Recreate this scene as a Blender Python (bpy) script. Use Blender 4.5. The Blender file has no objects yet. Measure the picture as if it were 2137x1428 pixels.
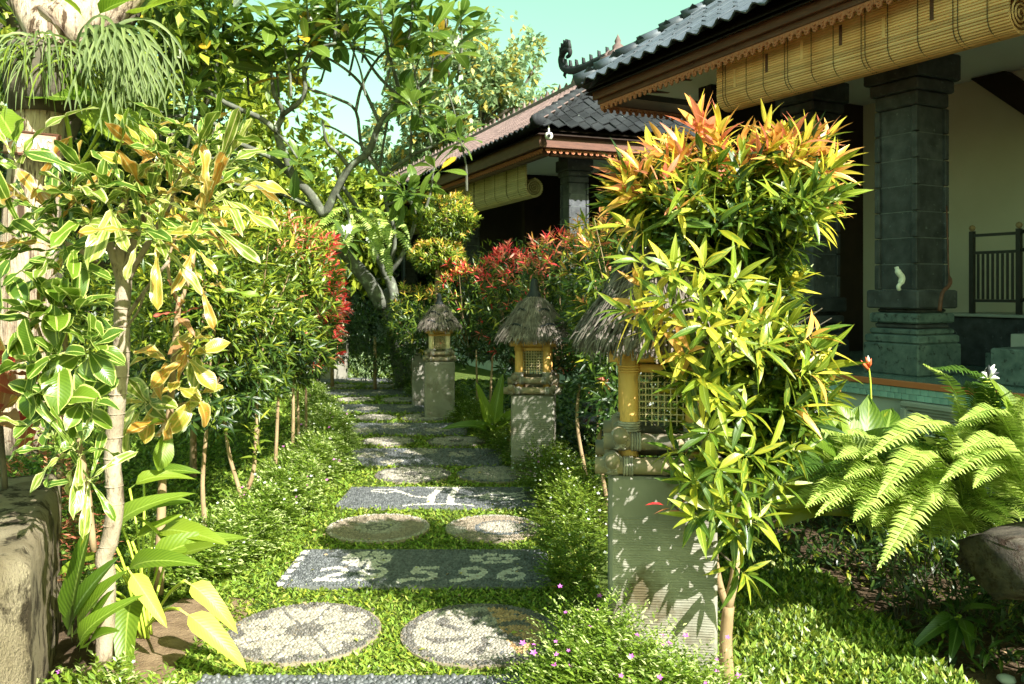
import bpy, math, random
import numpy as np
from mathutils import Matrix, Vector
random.seed(11); RNG = np.random.default_rng(11)
SC = bpy.context.scene
COL = SC.collection
# ------------------------------------------------------------------ camera, sky, sun, exposure
FPX, CX, HY, EYE = 1800.0, 1068.0, 605.0, 1.5
cam_d = bpy.data.cameras.new('camera'); cam = bpy.data.objects.new('camera', cam_d); COL.objects.link(cam)
cam.location = (0, 0, EYE); cam.rotation_euler = (math.radians(90), 0, 0)
cam_d.sensor_width = 36.0; cam_d.lens = 36.0*FPX/2137.0; cam_d.shift_y = -(714.0-HY)/2137.0
cam_d.clip_start = 0.05; cam_d.clip_end = 2000
cam_d.dof.use_dof = True; cam_d.dof.focus_distance = 4.0; cam_d.dof.aperture_fstop = 9.0
SC.camera = cam
SUN_AZ_VEC = Vector((0.62, -0.79)).normalized()      # horizontal direction towards the sun
SUN_EL = math.radians(38.5)
world = bpy.data.worlds.new('World'); SC.world = world; world.use_nodes = True
wn = world.node_tree; wn.nodes.clear()
sky = wn.nodes.new('ShaderNodeTexSky'); sky.sky_type = 'NISHITA'; sky.sun_disc = False
sky.sun_elevation = SUN_EL; sky.sun_rotation = math.atan2(SUN_AZ_VEC.x, SUN_AZ_VEC.y)
sky.air_density = 1.0; sky.dust_density = 2.0; sky.ozone_density = 1.0
tint = wn.nodes.new('ShaderNodeMix'); tint.data_type = 'RGBA'; tint.blend_type = 'MULTIPLY'
tint.inputs[0].default_value = 1.0; tint.inputs[7].default_value = (1.20, 1.60, 0.76, 1)
bg = wn.nodes.new('ShaderNodeBackground'); bg.inputs[1].default_value = 0.08
wo = wn.nodes.new('ShaderNodeOutputWorld')
wn.links.new(sky.outputs[0], tint.inputs[6]); wn.links.new(tint.outputs[2], bg.inputs[0]); wn.links.new(bg.outputs[0], wo.inputs[0])
sun_d = bpy.data.lights.new('sun', 'SUN'); sun_d.energy = 5.0; sun_d.angle = math.radians(0.5); sun_d.color = (1.0, 0.97, 0.91)
sun = bpy.data.objects.new('sun', sun_d); COL.objects.link(sun)
sdir = Vector((SUN_AZ_VEC.x*math.cos(SUN_EL), SUN_AZ_VEC.y*math.cos(SUN_EL), math.sin(SUN_EL)))
sun.rotation_euler = (-sdir).to_track_quat('-Z', 'Y').to_euler(); sun.location = (-8, -8, 12)
SC.view_settings.view_transform = 'Standard'; SC.view_settings.look = 'None'
SC.view_settings.gamma = 1.0; SC.view_settings.use_curve_mapping = False
SC.view_settings.exposure = 1.66
SC.cycles.max_bounces = 6; SC.cycles.diffuse_bounces = 3; SC.cycles.glossy_bounces = 2
SC.cycles.transmission_bounces = 4; SC.cycles.transparent_max_bounces = 4
SC.cycles.sample_clamp_indirect = 6.0; SC.cycles.use_denoising = True

# ------------------------------------------------------------------ helpers
def P(px, py, D):                       # a point seen at (px,py), D metres ahead of the eye
    return Vector(((px-CX)*D/FPX, D, EYE-(py-HY)*D/FPX))
def tag(o, label=None, cat=None, group=None, kind=None):
    if label: o['label'] = label
    if cat: o['category'] = cat
    if group: o['group'] = group
    if kind: o['kind'] = kind
    return o
def thing(name, label, cat, loc, group=None):
    o = bpy.data.objects.new(name, None); COL.objects.link(o)
    o.location = loc; o.empty_display_size = 0.1
    return tag(o, label, cat, group)
def link(name, mesh, parent=None, basis=None, label=None, kind=None):
    o = bpy.data.objects.new(name, mesh); COL.objects.link(o)
    if basis is not None: o.matrix_basis = basis
    if parent is not None:
        o.parent = parent
        if parent.type == 'EMPTY': o.matrix_parent_inverse = Matrix.Translation(-Vector(parent.location))
    if label: o['label'] = label
    if kind: o['kind'] = kind
    return o
def mesh_np(name, V, loops, starts, totals, mats, midx=None, uv=None, smooth=True):
    me = bpy.data.meshes.new(name)
    me.vertices.add(len(V)); me.vertices.foreach_set('co', np.ascontiguousarray(V, dtype=np.float32).ravel())
    me.loops.add(len(loops)); me.loops.foreach_set('vertex_index', np.asarray(loops, dtype=np.int32))
    me.polygons.add(len(starts)); me.polygons.foreach_set('loop_start', np.asarray(starts, dtype=np.int32))
    me.polygons.foreach_set('loop_total', np.asarray(totals, dtype=np.int32))
    me.polygons.foreach_set('use_smooth', np.full(len(starts), smooth, dtype=bool))
    for m in mats: me.materials.append(m)
    if midx is not None: me.polygons.foreach_set('material_index', np.asarray(midx, dtype=np.int32))
    if uv is not None:
        l = me.uv_layers.new(name='UVMap'); l.data.foreach_set('uv', np.ascontiguousarray(uv, dtype=np.float32).ravel())
    me.update(calc_edges=True); me.validate()
    return me
def sub_root(name, parent, loc):        # a part that holds sub-parts
    o = bpy.data.objects.new(name, None); COL.objects.link(o); o.location = loc; o.empty_display_size = .05
    o.parent = parent; o.matrix_parent_inverse = Matrix.Translation(-Vector(parent.location)); return o
class MB:                               # collects shapes into ONE mesh
    def __init__(s, xf=None): s.V = []; s.F = []; s.MI = []; s.xf = xf
    def add(s, V, F, mi=0, xf=None):
        n = len(s.V)
        for v in V:
            v = Vector(v)
            if xf is not None: v = xf @ v
            s.V.append(v)
        for f in F: s.F.append([i+n for i in f]); s.MI.append(mi)
    def box(s, x0, y0, z0, x1, y1, z1, mi=0, xf=None, bev=0.0):
        if bev <= 0:
            V = [(x0,y0,z0),(x1,y0,z0),(x1,y1,z0),(x0,y1,z0),(x0,y0,z1),(x1,y0,z1),(x1,y1,z1),(x0,y1,z1)]
            F = [(0,3,2,1),(4,5,6,7),(0,1,5,4),(1,2,6,5),(2,3,7,6),(3,0,4,7)]
            return s.add(V, F, mi, xf)
        b = bev; V = []; 
        for (zz, i) in ((z0, b), (z0+b, 0), (z1-b, 0), (z1, b)):
            for (cx, cy, sx, sy) in ((x0,y0,1,1),(x1,y0,-1,1),(x1,y1,-1,-1),(x0,y1,1,-1)):
                if (sx*sy) > 0: V += [(cx+sx*i, cy+sy*(i+b), zz), (cx+sx*(i+b), cy+sy*i, zz)]
                else: V += [(cx+sx*(i+b), cy+sy*i, zz), (cx+sx*i, cy+sy*(i+b), zz)]
        F = [tuple(range(7, -1, -1)), tuple(range(24, 32))]
        for k in range(3):
            for j in range(8): F.append((k*8+j, k*8+(j+1) % 8, (k+1)*8+(j+1) % 8, (k+1)*8+j))
        s.add(V, F, mi, xf)
    def tube(s, pts, rad, n=7, mi=0, xf=None, cap=True):
        pts = [Vector(p) for p in pts]
        if not isinstance(rad, (list, tuple)): rad = [rad]*len(pts)
        V = []; F = []; prev = None
        for i, p in enumerate(pts):
            t = (pts[min(i+1, len(pts)-1)] - pts[max(i-1, 0)]).normalized()
            if prev is None:
                a = Vector((0,0,1)) if abs(t.z) < .9 else Vector((1,0,0)); prev = t.cross(a).normalized()
            x = (prev - t*prev.dot(t)).normalized(); prev = x; y = t.cross(x)
            for k in range(n):
                a = 2*math.pi*k/n; V.append(p + (x*math.cos(a)+y*math.sin(a))*rad[i])
        for i in range(len(pts)-1):
            for k in range(n): F.append((i*n+k, i*n+(k+1) % n, (i+1)*n+(k+1) % n, (i+1)*n+k))
        if cap: F.append(tuple(range(n-1, -1, -1))); F.append(tuple(range((len(pts)-1)*n, len(pts)*n)))
        s.add(V, F, mi, xf)
    def lathe(s, prof, c=(0,0,0), n=20, mi=0, wob=0.0):
        V = []; F = []
        for (r, z) in prof:
            for k in range(n):
                a = 2*math.pi*k/n; rr = r*(1+wob*math.sin(a*5+z*30)); V.append((c[0]+rr*math.cos(a), c[1]+rr*math.sin(a), c[2]+z))
        for i in range(len(prof)-1):
            for k in range(n): F.append((i*n+k, i*n+(k+1) % n, (i+1)*n+(k+1) % n, (i+1)*n+k))
        F.append(tuple(range(n-1, -1, -1))); F.append(tuple(range((len(prof)-1)*n, len(prof)*n)))
        s.add(V, F, mi)
    def mesh(s, name, mats, smooth=False):
        me = bpy.data.meshes.new(name); V = s.V if s.xf is None else [s.xf @ v for v in s.V]
        me.from_pydata([tuple(v) for v in V], [], s.F)
        if not isinstance(mats, (list, tuple)): mats = [mats]
        for m in mats: me.materials.append(m)
        me.polygons.foreach_set('material_index', s.MI)
        me.polygons.foreach_set('use_smooth', [smooth]*len(s.F)); me.update()
        return me
    def build(s, name, mats, parent=None, smooth=False, label=None, kind=None):
        return link(name, s.mesh(name, mats, smooth), parent, None, label, kind)
def smooth_path(pts, k=4):              # Catmull-Rom through the points
    pts = [Vector(p) for p in pts]
    if len(pts) < 3: return pts
    Q = [pts[0]*2-pts[1]] + pts + [pts[-1]*2-pts[-2]]; out = []
    for i in range(1, len(Q)-2):
        for j in range(k):
            t = j/k; a, b, c, d = Q[i-1], Q[i], Q[i+1], Q[i+2]
            out.append(0.5*((2*b)+(c-a)*t+(2*a-5*b+4*c-d)*t*t+(3*b-a-3*c+d)*t*t*t))
    return out + [pts[-1]]
def nrm(a): return a/np.maximum(np.linalg.norm(a, axis=-1, keepdims=True), 1e-9)
def frames(d, up, roll=None):
    x = nrm(d); z = up-(up*x).sum(-1, keepdims=True)*x; z = nrm(z+1e-6*np.array([1.0, .3, .2])); y = np.cross(z, x)
    if roll is not None:
        c, s_ = np.cos(roll)[:, None], np.sin(roll)[:, None]; y, z = y*c+z*s_, z*c-y*s_
    return np.stack([x, y, z], axis=-1)
# ------------------------------------------------------------------ materials
M = {}
def nt(name):
    m = bpy.data.materials.new(name); m.use_nodes = True; n = m.node_tree; n.nodes.clear(); M[name] = m
    return m, n
def N(n, t, **kw):
    x = n.nodes.new(t)
    for k, v in kw.items(): setattr(x, k, v)
    return x
def mixc(n, fac, a, b, mode='MIX'):
    x = N(n, 'ShaderNodeMix', data_type='RGBA', blend_type=mode)
    for s, v in ((0, fac), (6, a), (7, b)):
        if hasattr(v, 'links'): n.links.new(v, x.inputs[s])
        elif s == 0: x.inputs[0].default_value = v
        else: x.inputs[s].default_value = (*v, 1)
    return x.outputs[2]
def mth(n, op, a, b=0.0, clamp=False):
    x = N(n, 'ShaderNodeMath', operation=op, use_clamp=clamp)
    for s, v in ((0, a), (1, b)):
        if hasattr(v, 'links'): n.links.new(v, x.inputs[s])
        else: x.inputs[s].default_value = v
    return x.outputs[0]
def noise(n, scale, detail=4, vec=None, rough=.55):
    x = N(n, 'ShaderNodeTexNoise'); x.inputs['Scale'].default_value = scale; x.inputs['Detail'].default_value = detail; x.inputs['Roughness'].default_value = rough
    if vec is not None: n.links.new(vec, x.inputs['Vector'])
    return x.outputs['Fac']
def ramp(n, f, stops):
    r = N(n, 'ShaderNodeValToRGB'); e = r.color_ramp.elements
    while len(e) < len(stops): e.new(0.5)
    for i, (p, c) in enumerate(stops):
        e[i].position = p; e[i].color = (*c, 1) if not isinstance(c, (int, float)) else (c, c, c, 1)
    n.links.new(f, r.inputs[0]); return r.outputs[0]
def rnd(n):
    a = N(n, 'ShaderNodeObjectInfo').outputs['Random']; b = N(n, 'ShaderNodeNewGeometry').outputs['Random Per Island']
    return mth(n, 'FRACT', mth(n, 'ADD', a, b))
def coords(n, sc=(1,1,1), obj=True):
    g = N(n, 'ShaderNodeNewGeometry').outputs['Position'] if not obj else N(n, 'ShaderNodeTexCoord').outputs['Object']
    mp = N(n, 'ShaderNodeMapping'); mp.inputs['Scale'].default_value = sc; n.links.new(g, mp.inputs[0]); return mp.outputs[0]
def out_bsdf(n, col, rough=.7, spec=.3, bump=None, bs=.3, bd=.01, trans=0.0, tcol=None, metal=0):
    b = N(n, 'ShaderNodeBsdfPrincipled'); o = N(n, 'ShaderNodeOutputMaterial')
    if hasattr(col, 'links'): n.links.new(col, b.inputs['Base Color'])
    else: b.inputs['Base Color'].default_value = (*col, 1)
    if hasattr(rough, 'links'): n.links.new(rough, b.inputs['Roughness'])
    else: b.inputs['Roughness'].default_value = rough
    b.inputs['Specular IOR Level'].default_value = spec; b.inputs['Metallic'].default_value = metal
    if bump is not None:
        bp = N(n, 'ShaderNodeBump'); bp.inputs['Strength'].default_value = bs; bp.inputs['Distance'].default_value = bd
        n.links.new(bump, bp.inputs['Height']); n.links.new(bp.outputs[0], b.inputs['Normal'])
    if trans > 0:
        t = N(n, 'ShaderNodeBsdfTranslucent'); mx = N(n, 'ShaderNodeMixShader'); mx.inputs[0].default_value = trans
        n.links.new(tcol if tcol is not None else col, t.inputs[0])
        n.links.new(b.outputs[0], mx.inputs[1]); n.links.new(t.outputs[0], mx.inputs[2]); n.links.new(mx.outputs[0], o.inputs[0])
    else: n.links.new(b.outputs[0], o.inputs[0])
def surf(name, c1, c2, scale=8, rough=.75, spec=.3, bs=.4, bd=.01, stretch=(1,1,1), spots=None, detail=6, isl=0.0, bscale=None, world=False):
    m, n = nt(name); v = coords(n, stretch, not world)
    f = noise(n, scale, detail, v); c = mixc(n, ramp(n, f, ((.3, 0.0), (.7, 1.0))), c1, c2)
    if spots:
        sc_, col_, lo, hi = spots; g = noise(n, sc_, 5, v, .7); c = mixc(n, ramp(n, g, ((lo, 0.0), (hi, 1.0))), c, col_)
    if isl > 0:
        r = rnd(n); k = mth(n, 'ADD', mth(n, 'MULTIPLY', r, isl*2), 1-isl); hs = N(n, 'ShaderNodeHueSaturation')
        n.links.new(c, hs.inputs['Color']); n.links.new(k, hs.inputs['Value']); c = hs.outputs[0]
    bump = noise(n, bscale or scale*6, 6, v, .65)
    out_bsdf(n, c, rough, spec, bump, bs, bd); return m
def leafmat(name, c1, c2, rim=None, rimw=.12, blotch=None, rough=.33, spec=.65, trans=.36, midc=None, midw=.06, wear=None):
    m, n = nt(name); r = rnd(n); c = mixc(n, ramp(n, r, ((0.1, 0.0), (.9, 1.0))), c1, c2)
    uv = N(n, 'ShaderNodeTexCoord').outputs['UV']; sp = N(n, 'ShaderNodeSeparateXYZ'); n.links.new(uv, sp.inputs[0])
    a = mth(n, 'ABSOLUTE', mth(n, 'SUBTRACT', mth(n, 'MULTIPLY', sp.outputs[1], 2.0), 1.0))       # 0 at midrib, 1 at rim
    w = N(n, 'ShaderNodeTexWave', wave_type='BANDS', bands_direction='X'); w.inputs['Scale'].default_value = 5; w.inputs['Distortion'].default_value = 1.2
    cb = N(n, 'ShaderNodeCombineXYZ'); n.links.new(mth(n, 'SUBTRACT', sp.outputs[0], mth(n, 'MULTIPLY', a, .22)), cb.inputs[0]); n.links.new(cb.outputs[0], w.inputs[0])
    c = mixc(n, mth(n, 'MULTIPLY', w.outputs['Fac'], .22), c, [min(1, x*1.5+.01) for x in c2])
    if blotch:
        f = noise(n, 7, 3, N(n, 'ShaderNodeTexCoord').outputs['UV']); ad = mth(n, 'ADD', f, mth(n, 'MULTIPLY', r, .22))
        c = mixc(n, ramp(n, ad, ((.52, 0.0), (.66, 1.0))), c, blotch)
    mc = midc or [min(1, x*1.35+.05) for x in c2]
    c = mixc(n, ramp(n, a, ((0.0, 1.0), (midw, .85), (midw*1.9, 0.0))), c, mc)
    if rim: c = mixc(n, ramp(n, a, ((max(0, 1-rimw*2), 0.0), (1-rimw, .9))), c, rim)
    if wear:
        g = mth(n, 'ADD', noise(n, 2.2, 3, uv), mth(n, 'MULTIPLY', r, .3)); c = mixc(n, ramp(n, g, ((.62, 0.0), (.78, 1.0))), c, wear)
    hs = N(n, 'ShaderNodeHueSaturation'); hs.inputs['Saturation'].default_value = 1.02; hs.inputs['Value'].default_value = .90; n.links.new(c, hs.inputs['Color']); c = hs.outputs[0]
    tc2 = N(n, 'ShaderNodeHueSaturation'); tc2.inputs['Value'].default_value = 1.15; n.links.new(c, tc2.inputs['Color'])
    out_bsdf(n, c, rough, spec, w.outputs['Fac'], .15, .004, trans, tc2.outputs[0]); return m
leafmat('leaf_green', (.052,.112,.010), (.145,.215,.018), wear=(.36,.34,.03))
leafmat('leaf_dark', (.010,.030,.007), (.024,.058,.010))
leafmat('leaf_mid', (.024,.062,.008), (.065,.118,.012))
leafmat('leaf_lime', (.16,.24,.02), (.35,.385,.04))
leafmat('leaf_yellow', (.58,.52,.05), (.66,.54,.08))
leafmat('leaf_orange', (.70,.42,.09), (.72,.34,.10))
leafmat('leaf_salmon', (.72,.30,.16), (.68,.20,.13))
leafmat('leaf_red', (.66,.03,.04), (.78,.08,.08), trans=.35)
leafmat('leaf_hedge', (.066,.120,.010), (.170,.222,.02))
leafmat('frangipani_leaf', (.065,.13,.02), (.16,.235,.035), midw=.045, trans=.45)
leafmat('frangipani_old', (.60,.34,.03), (.50,.36,.04))
leafmat('croton_green', (.055,.12,.014), (.13,.21,.018), rim=(.62,.68,.20), rimw=.09, midc=(.60,.66,.20), midw=.05)
leafmat('croton_cream', (.46,.50,.13), (.30,.36,.06), rim=(.72,.68,.34), rimw=.12, blotch=(.16,.22,.03), midc=(.72,.62,.30))
leafmat('croton_bronze', (.34,.26,.05), (.22,.22,.035), rim=(.66,.56,.26), rimw=.1, blotch=(.55,.26,.05), midc=(.70,.55,.22))
leafmat('croton_orange', (.55,.24,.05), (.50,.32,.07), rim=(.72,.62,.25), blotch=(.30,.30,.04), midc=(.70,.50,.15))
leafmat('canna_leaf', (.10,.19,.014), (.24,.33,.03), trans=.5, midw=.04, rough=.45)
leafmat('canna_pale', (.50,.52,.07), (.55,.55,.09), trans=.45, midw=.04, rough=.5)
leafmat('fern_leaf', (.14,.25,.025), (.48,.57,.14), trans=.42, rough=.5)
leafmat('fern_dark', (.025,.07,.010), (.07,.14,.015), trans=.4)
leafmat('staghorn', (.06,.10,.025), (.19,.24,.075), trans=.35, rough=.6)
leafmat('border_leaf', (.07,.15,.014), (.20,.28,.03), rough=.5, spec=.3)
leafmat('border_tip', (.42,.54,.15), (.62,.68,.30), rough=.5)
leafmat('turf_leaf', (.095,.19,.018), (.25,.35,.05), rough=.55, spec=.25, trans=.35)
leafmat('turf_dry', (.40,.36,.10), (.30,.34,.05), rough=.7)
leafmat('iresine', (.32,.05,.04), (.30,.16,.06), rough=.5)
leafmat('pale_leaf', (.20,.34,.14), (.42,.52,.28), rough=.5)
leafmat('far_leaf', (.08,.16,.08), (.20,.28,.13), rough=.6, trans=.4)  # haze of distance put into the leaf colour, bluer green for far crowns
leafmat('far_leaf_orange', (.45,.30,.06), (.36,.34,.07), rough=.6)
leafmat('petal_pink', (.70,.12,.52), (.60,.16,.62), rough=.6, trans=.3)
leafmat('petal_white', (.75,.78,.70), (.80,.80,.74), rough=.6, trans=.3)
surf('soil', (.045,.030,.018), (.11,.075,.045), 9, .95, .1, .8, .02, spots=(40, (.34,.26,.17), .62, .72), world=True)
surf('turf_soil', (.05,.085,.015), (.10,.13,.03), 12, .95, .1, .8, .02, spots=(30, (.20,.15,.08), .62, .75), world=True)
surf('bark_light', (.20,.155,.105), (.38,.31,.225), 14, .85, .2, .9, .008, (1,1,.5), spots=(16, (.10,.07,.045), .54, .66))
surf('bark_tan', (.20,.13,.065), (.36,.26,.15), 18, .85, .2, .5, .004, (1,1,.3))
surf('bark_grey', (.065,.068,.055), (.15,.155,.12), 9, .9, .2, .6, .01, spots=(9, (.24,.28,.20), .56, .66))
surf('bark_dark', (.05,.045,.035), (.12,.10,.07), 9, .9, .2, .6, .01)
surf('bark_pink', (.42,.30,.22), (.60,.48,.38), 6, .9, .15, 1.0, .03, (2.6,2.6,.20), spots=(9, (.09,.055,.035), .50, .60))
surf('concrete', (.19,.18,.145), (.29,.27,.225), 5, .9, .2, .25, .004, spots=(3.2, (.085,.066,.036), .50, .68), bscale=60)
surf('boulder_stone', (.18,.14,.08), (.36,.30,.20), 5, .92, .15, 1.0, .03, (1.6,1.6,.7), spots=(8, (.05,.038,.022), .50, .60), bscale=95, detail=10)
surf('column_stone', (.027,.029,.035), (.078,.083,.092), 9, .6, .35, .5, .006, spots=(26, (.21,.25,.245), .62, .76), isl=.22, bscale=50)
surf('column_stone_green', (.06,.095,.095), (.16,.21,.205), 11, .6, .35, .5, .006, spots=(20, (.025,.03,.03), .55, .66), isl=.15, bscale=50)
surf('tile_slate', (.035,.045,.060), (.07,.085,.105), 6, .55, .4, .3, .004, isl=.30, spots=(7, (.18,.22,.22), .66, .76))
surf('tile_terracotta', (.12,.082,.078), (.19,.13,.125), 3, .8, .25, .3, .004, isl=.28)
surf('tile_weathered', (.011,.012,.015), (.03,.032,.036), 3, .8, .25, .4, .006, isl=.35, spots=(3.5, (.26,.29,.28), .68, .73))
surf('wood_red', (.075,.030,.020), (.14,.056,.034), 5, .6, .35, .3, .003, (1,1,6))
surf('wood_dark', (.016,.009,.007), (.03,.017,.012), 5, .7, .3, .3, .003)
surf('wood_carved', (.36,.12,.06), (.48,.19,.10), 25, .7, .3, .6, .004)
surf('bamboo', (.58,.30,.07), (.76,.47,.16), 5, .6, .35, .3, .003, (3,3,.7), spots=(11, (.26,.15,.06), .56, .72))
surf('bamboo_grey', (.12,.115,.10), (.34,.25,.14), 9, .6, .35, .3, .003, spots=(14, (.52,.50,.42), .60, .70))
surf('bamboo_pale', (.62,.50,.28), (.70,.58,.36), 6, .45, .4, .2, .002)
surf('slat', (.68,.35,.13), (.86,.55,.28), 3.0, .55, .35, .15, .001, (1,1,1), isl=.22, spots=(5, (.26,.15,.06), .63, .78))
surf('slat_pale', (.50,.38,.19), (.62,.50,.28), 3, .6, .3, .15, .001, isl=.15)
surf('cord', (.05,.035,.022), (.09,.06,.04), 20, .9)
surf('rattan', (.20,.18,.15), (.40,.36,.31), 40, .7, .3, .5, .002, isl=.25)
surf('thatch', (.085,.07,.058), (.25,.21,.18), 20, .95, .1, .4, .004, isl=.40)
surf('thatch_dark', (.03,.025,.02), (.06,.05,.04), 30, .95, .1, .6, .01)
surf('rubber_black', (.015,.017,.02), (.03,.034,.04), 20, .6)
surf('plaster_pale', (.46,.54,.50), (.50,.53,.48), 2, .9, .2, .1, .002, spots=(2, (.30,.33,.29), .60, .80))
surf('plaster_olive', (.58,.53,.42), (.66,.61,.50), 1.5, .9, .2, .1, .002)
surf('ceiling_white', (.78,.77,.74), (.82,.81,.78), 1.2, .9, .2, .1, .002)
surf('frame_stone', (.30,.33,.30), (.40,.42,.39), 5, .85, .2, .3, .003)
surf('tile_teal', (.22,.42,.40), (.33,.52,.50), 5, .3, .5, .05, .001, isl=.16)
surf('tile_orange', (.55,.17,.07), (.62,.22,.10), 5, .45, .4, .05, .001, isl=.1)
surf('floor_teal', (.12,.20,.19), (.18,.27,.25), 3, .22, .5, .05, .001, isl=.12)
surf('grout', (.34,.40,.38), (.42,.46,.44), 8, .9)
surf('dark_mortar', (.11,.125,.13), (.16,.175,.175), 12, .9)
surf('white_glaze', (.74,.74,.70), (.80,.80,.77), 3, .25, .5, .02, .001)
surf('red_glaze', (.62,.02,.02), (.70,.04,.03), 4, .25, .5, .02, .001)
surf('brown_glaze', (.10,.035,.02), (.15,.05,.03), 4, .25, .5, .02, .001)
surf('iron_black', (.012,.011,.011), (.025,.022,.022), 20, .45, .5, .1, .001)
surf('step_stone', (.36,.37,.35), (.46,.47,.44), 6, .7)
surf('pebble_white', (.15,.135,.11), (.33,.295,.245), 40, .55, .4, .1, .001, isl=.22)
surf('pebble_dark', (.042,.046,.050), (.115,.118,.122), 40, .45, .5, .1, .001, isl=.45)
surf('pebble_grey', (.06,.055,.05), (.125,.112,.10), 40, .5, .4, .1, .001, isl=.35)
surf('pebble_tan', (.28,.16,.07), (.40,.25,.13), 40, .55, .4, .1, .001, isl=.25)
surf('mortar', (.085,.09,.09), (.15,.15,.145), 30, .95, .1, .5, .004)
surf('mortar_tan', (.20,.16,.115), (.28,.23,.17), 30, .95, .1, .5, .004)
surf('black_glaze', (.012,.016,.018), (.02,.026,.028), 5, .2, .5, .1, .002)
surf('white_plastic', (.70,.68,.60), (.76,.74,.68), 5, .4)
surf('log_wood', (.028,.025,.023), (.12,.098,.078), 6, .9, .2, 1.0, .02, (.6,3,3), spots=(8, (.035,.022,.015), .5, .62), bscale=20)
surf('log_end', (.34,.22,.10), (.46,.32,.16), 9, .8, .2, .5, .006)
surf('sign_wood', (.45,.20,.14), (.62,.40,.34), 8, .7, .3, .3, .002)
surf('sign_paint', (.78,.80,.78), (.82,.84,.82), 20, .6)
surf('sign_teal', (.05,.18,.20), (.10,.26,.28), 20, .6)
surf('heliconia', (.55,.06,.03), (.66,.16,.05), 10, .4)
surf('pod_green', (.26,.36,.03), (.42,.50,.06), 6, .4, .4, .2, .002)
surf('moss', (.12,.17,.02), (.28,.33,.03), 30, .95, .1, 1.0, .01)
# ------------------------------------------------------------------ leaf templates
def leaf_t(L, W, prof, nseg=5, fold=.12, droop=.15, wave=0.0, wfreq=3.0, petiole=0.0, seed=0, half=1):
    """leaf along +X, width along Y; returns V, quads, uv per loop. half = quads on each side of the midrib"""
    r = random.Random(seed); V = []; F = []; UV = []
    cols = 2*half+1; ph = r.uniform(0, 6.28)
    for i in range(nseg+1):
        t = i/nseg; w = max(prof(t), 0.004)*W*.5; x = petiole + t*(L-petiole); z = -droop*L*(t**1.8)
        x = x*(1-droop*.25*t)
        for j in range(cols):
            s = (j-half)/half; zz = z + abs(s)*fold*w*2 + wave*W*math.sin(t*wfreq*6.28+ph+(2.2 if s > 0 else 0))*abs(s)
            V.append((x, s*w, zz)); UV.append((t, .5+.5*s))
    if petiole > 0:
        for j in range(cols):
            V[j] = (petiole, V[j][1], V[j][2])
    for i in range(nseg):
        for j in range(cols-1): F.append((i*cols+j, (i+1)*cols+j, (i+1)*cols+j+1, i*cols+j+1))
    if petiole > 0:
        n = len(V); pw = W*.03+.0015
        V += [(0,-pw,0),(petiole,-pw,0),(petiole,pw,0),(0,pw,0)]; UV += [(0,.5)]*4; F.append((n,n+1,n+2,n+3))
    return (np.array(V, float), F, [UV[k] for f in F for k in f])
def p_lance(t): return (math.sin(math.pi*min(1, t**.8))**.85)*(1-.25*t) if 0 < t < 1 else 0
def p_ovate(t): return (1-t)**.55*min(1, t*5)**.6*(1.05 if t < .4 else 1)
def p_obov(t): return max(0, math.sin(math.pi*t**1.55))**.7*.98+.05*(t < .5) if t < 1 else .12
def p_spoon(t): return (.30+.70*max(0, min(1, (t-.25)/.45))**1.2)*(max(0, 1-((t-.8)/.2)**2)**.5 if t > .8 else 1)*min(1, t*8)
def p_strap(t): return min(1, t*3+.25)*(1 if t < .75 else max(0, 1-((t-.75)/.25)**1.6))
def p_heart(t): return (1-t**1.6)*(1.0 if t > .12 else .75)
T = {}
for k in range(4):
    T['slim', k] = leaf_t(1, .17+.02*k, p_lance, 5, .14, .10+.10*k, .0, petiole=.04, seed=k)
    T['small', k] = leaf_t(1, .22+.03*k, p_lance, 3, .14, .08+.10*k, seed=k)
    T['frangi', k] = leaf_t(1, .29+.015*k, p_obov, 6, .10, .12+.12*k, .02, petiole=.10, seed=k)
    T['obov', k] = leaf_t(1, .40+.03*k, p_obov, 8, .16, .05+.16*k, .10, 1.6, petiole=.08, seed=k, half=2)
    T['spoon', k] = leaf_t(1, .135+.02*k, p_spoon, 12, .14, -.05+.22*k, .24, 2.6, petiole=.05, seed=k, half=2)
    T['broad', k] = leaf_t(1, .46+.04*k, p_ovate, 9, .16, .15+.18*k, .05, 1.3, petiole=.06, seed=k, half=2)
    T['canna', k] = leaf_t(1, .27+.03*k, p_ovate, 9, .22, .15+.18*k, .04, 1.3, petiole=.12, seed=k, half=2)
    T['tri', k] = (np.array([(0,0,0), (.5,-.15-.02*k,.03), (1,0,-.08*k), (.5,.15+.02*k,.03)]), [(0,1,2,3)], [(0,.5),(.5,0),(1,.5),(.5,1)])
    T['blob', k] = (np.array([(0,0,0), (.45,-.27,.05), (1,0,-.1*k), (.45,.27,.05)]), [(0,1,2,3)], [(0,.5),(.5,0),(1,.5),(.5,1)])
_lm = {}
def leaf_mesh(key, mat):
    if (key, mat) not in _lm:
        V, F, UV = T[key]; loops = [i for f in F for i in f]; tot = [len(f) for f in F]; st = np.cumsum([0]+tot[:-1])
        _lm[key, mat] = mesh_np('leaf_'+key[0], V, loops, st, tot, [M[mat]], None, UV, True)
    return _lm[key, mat]
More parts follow.
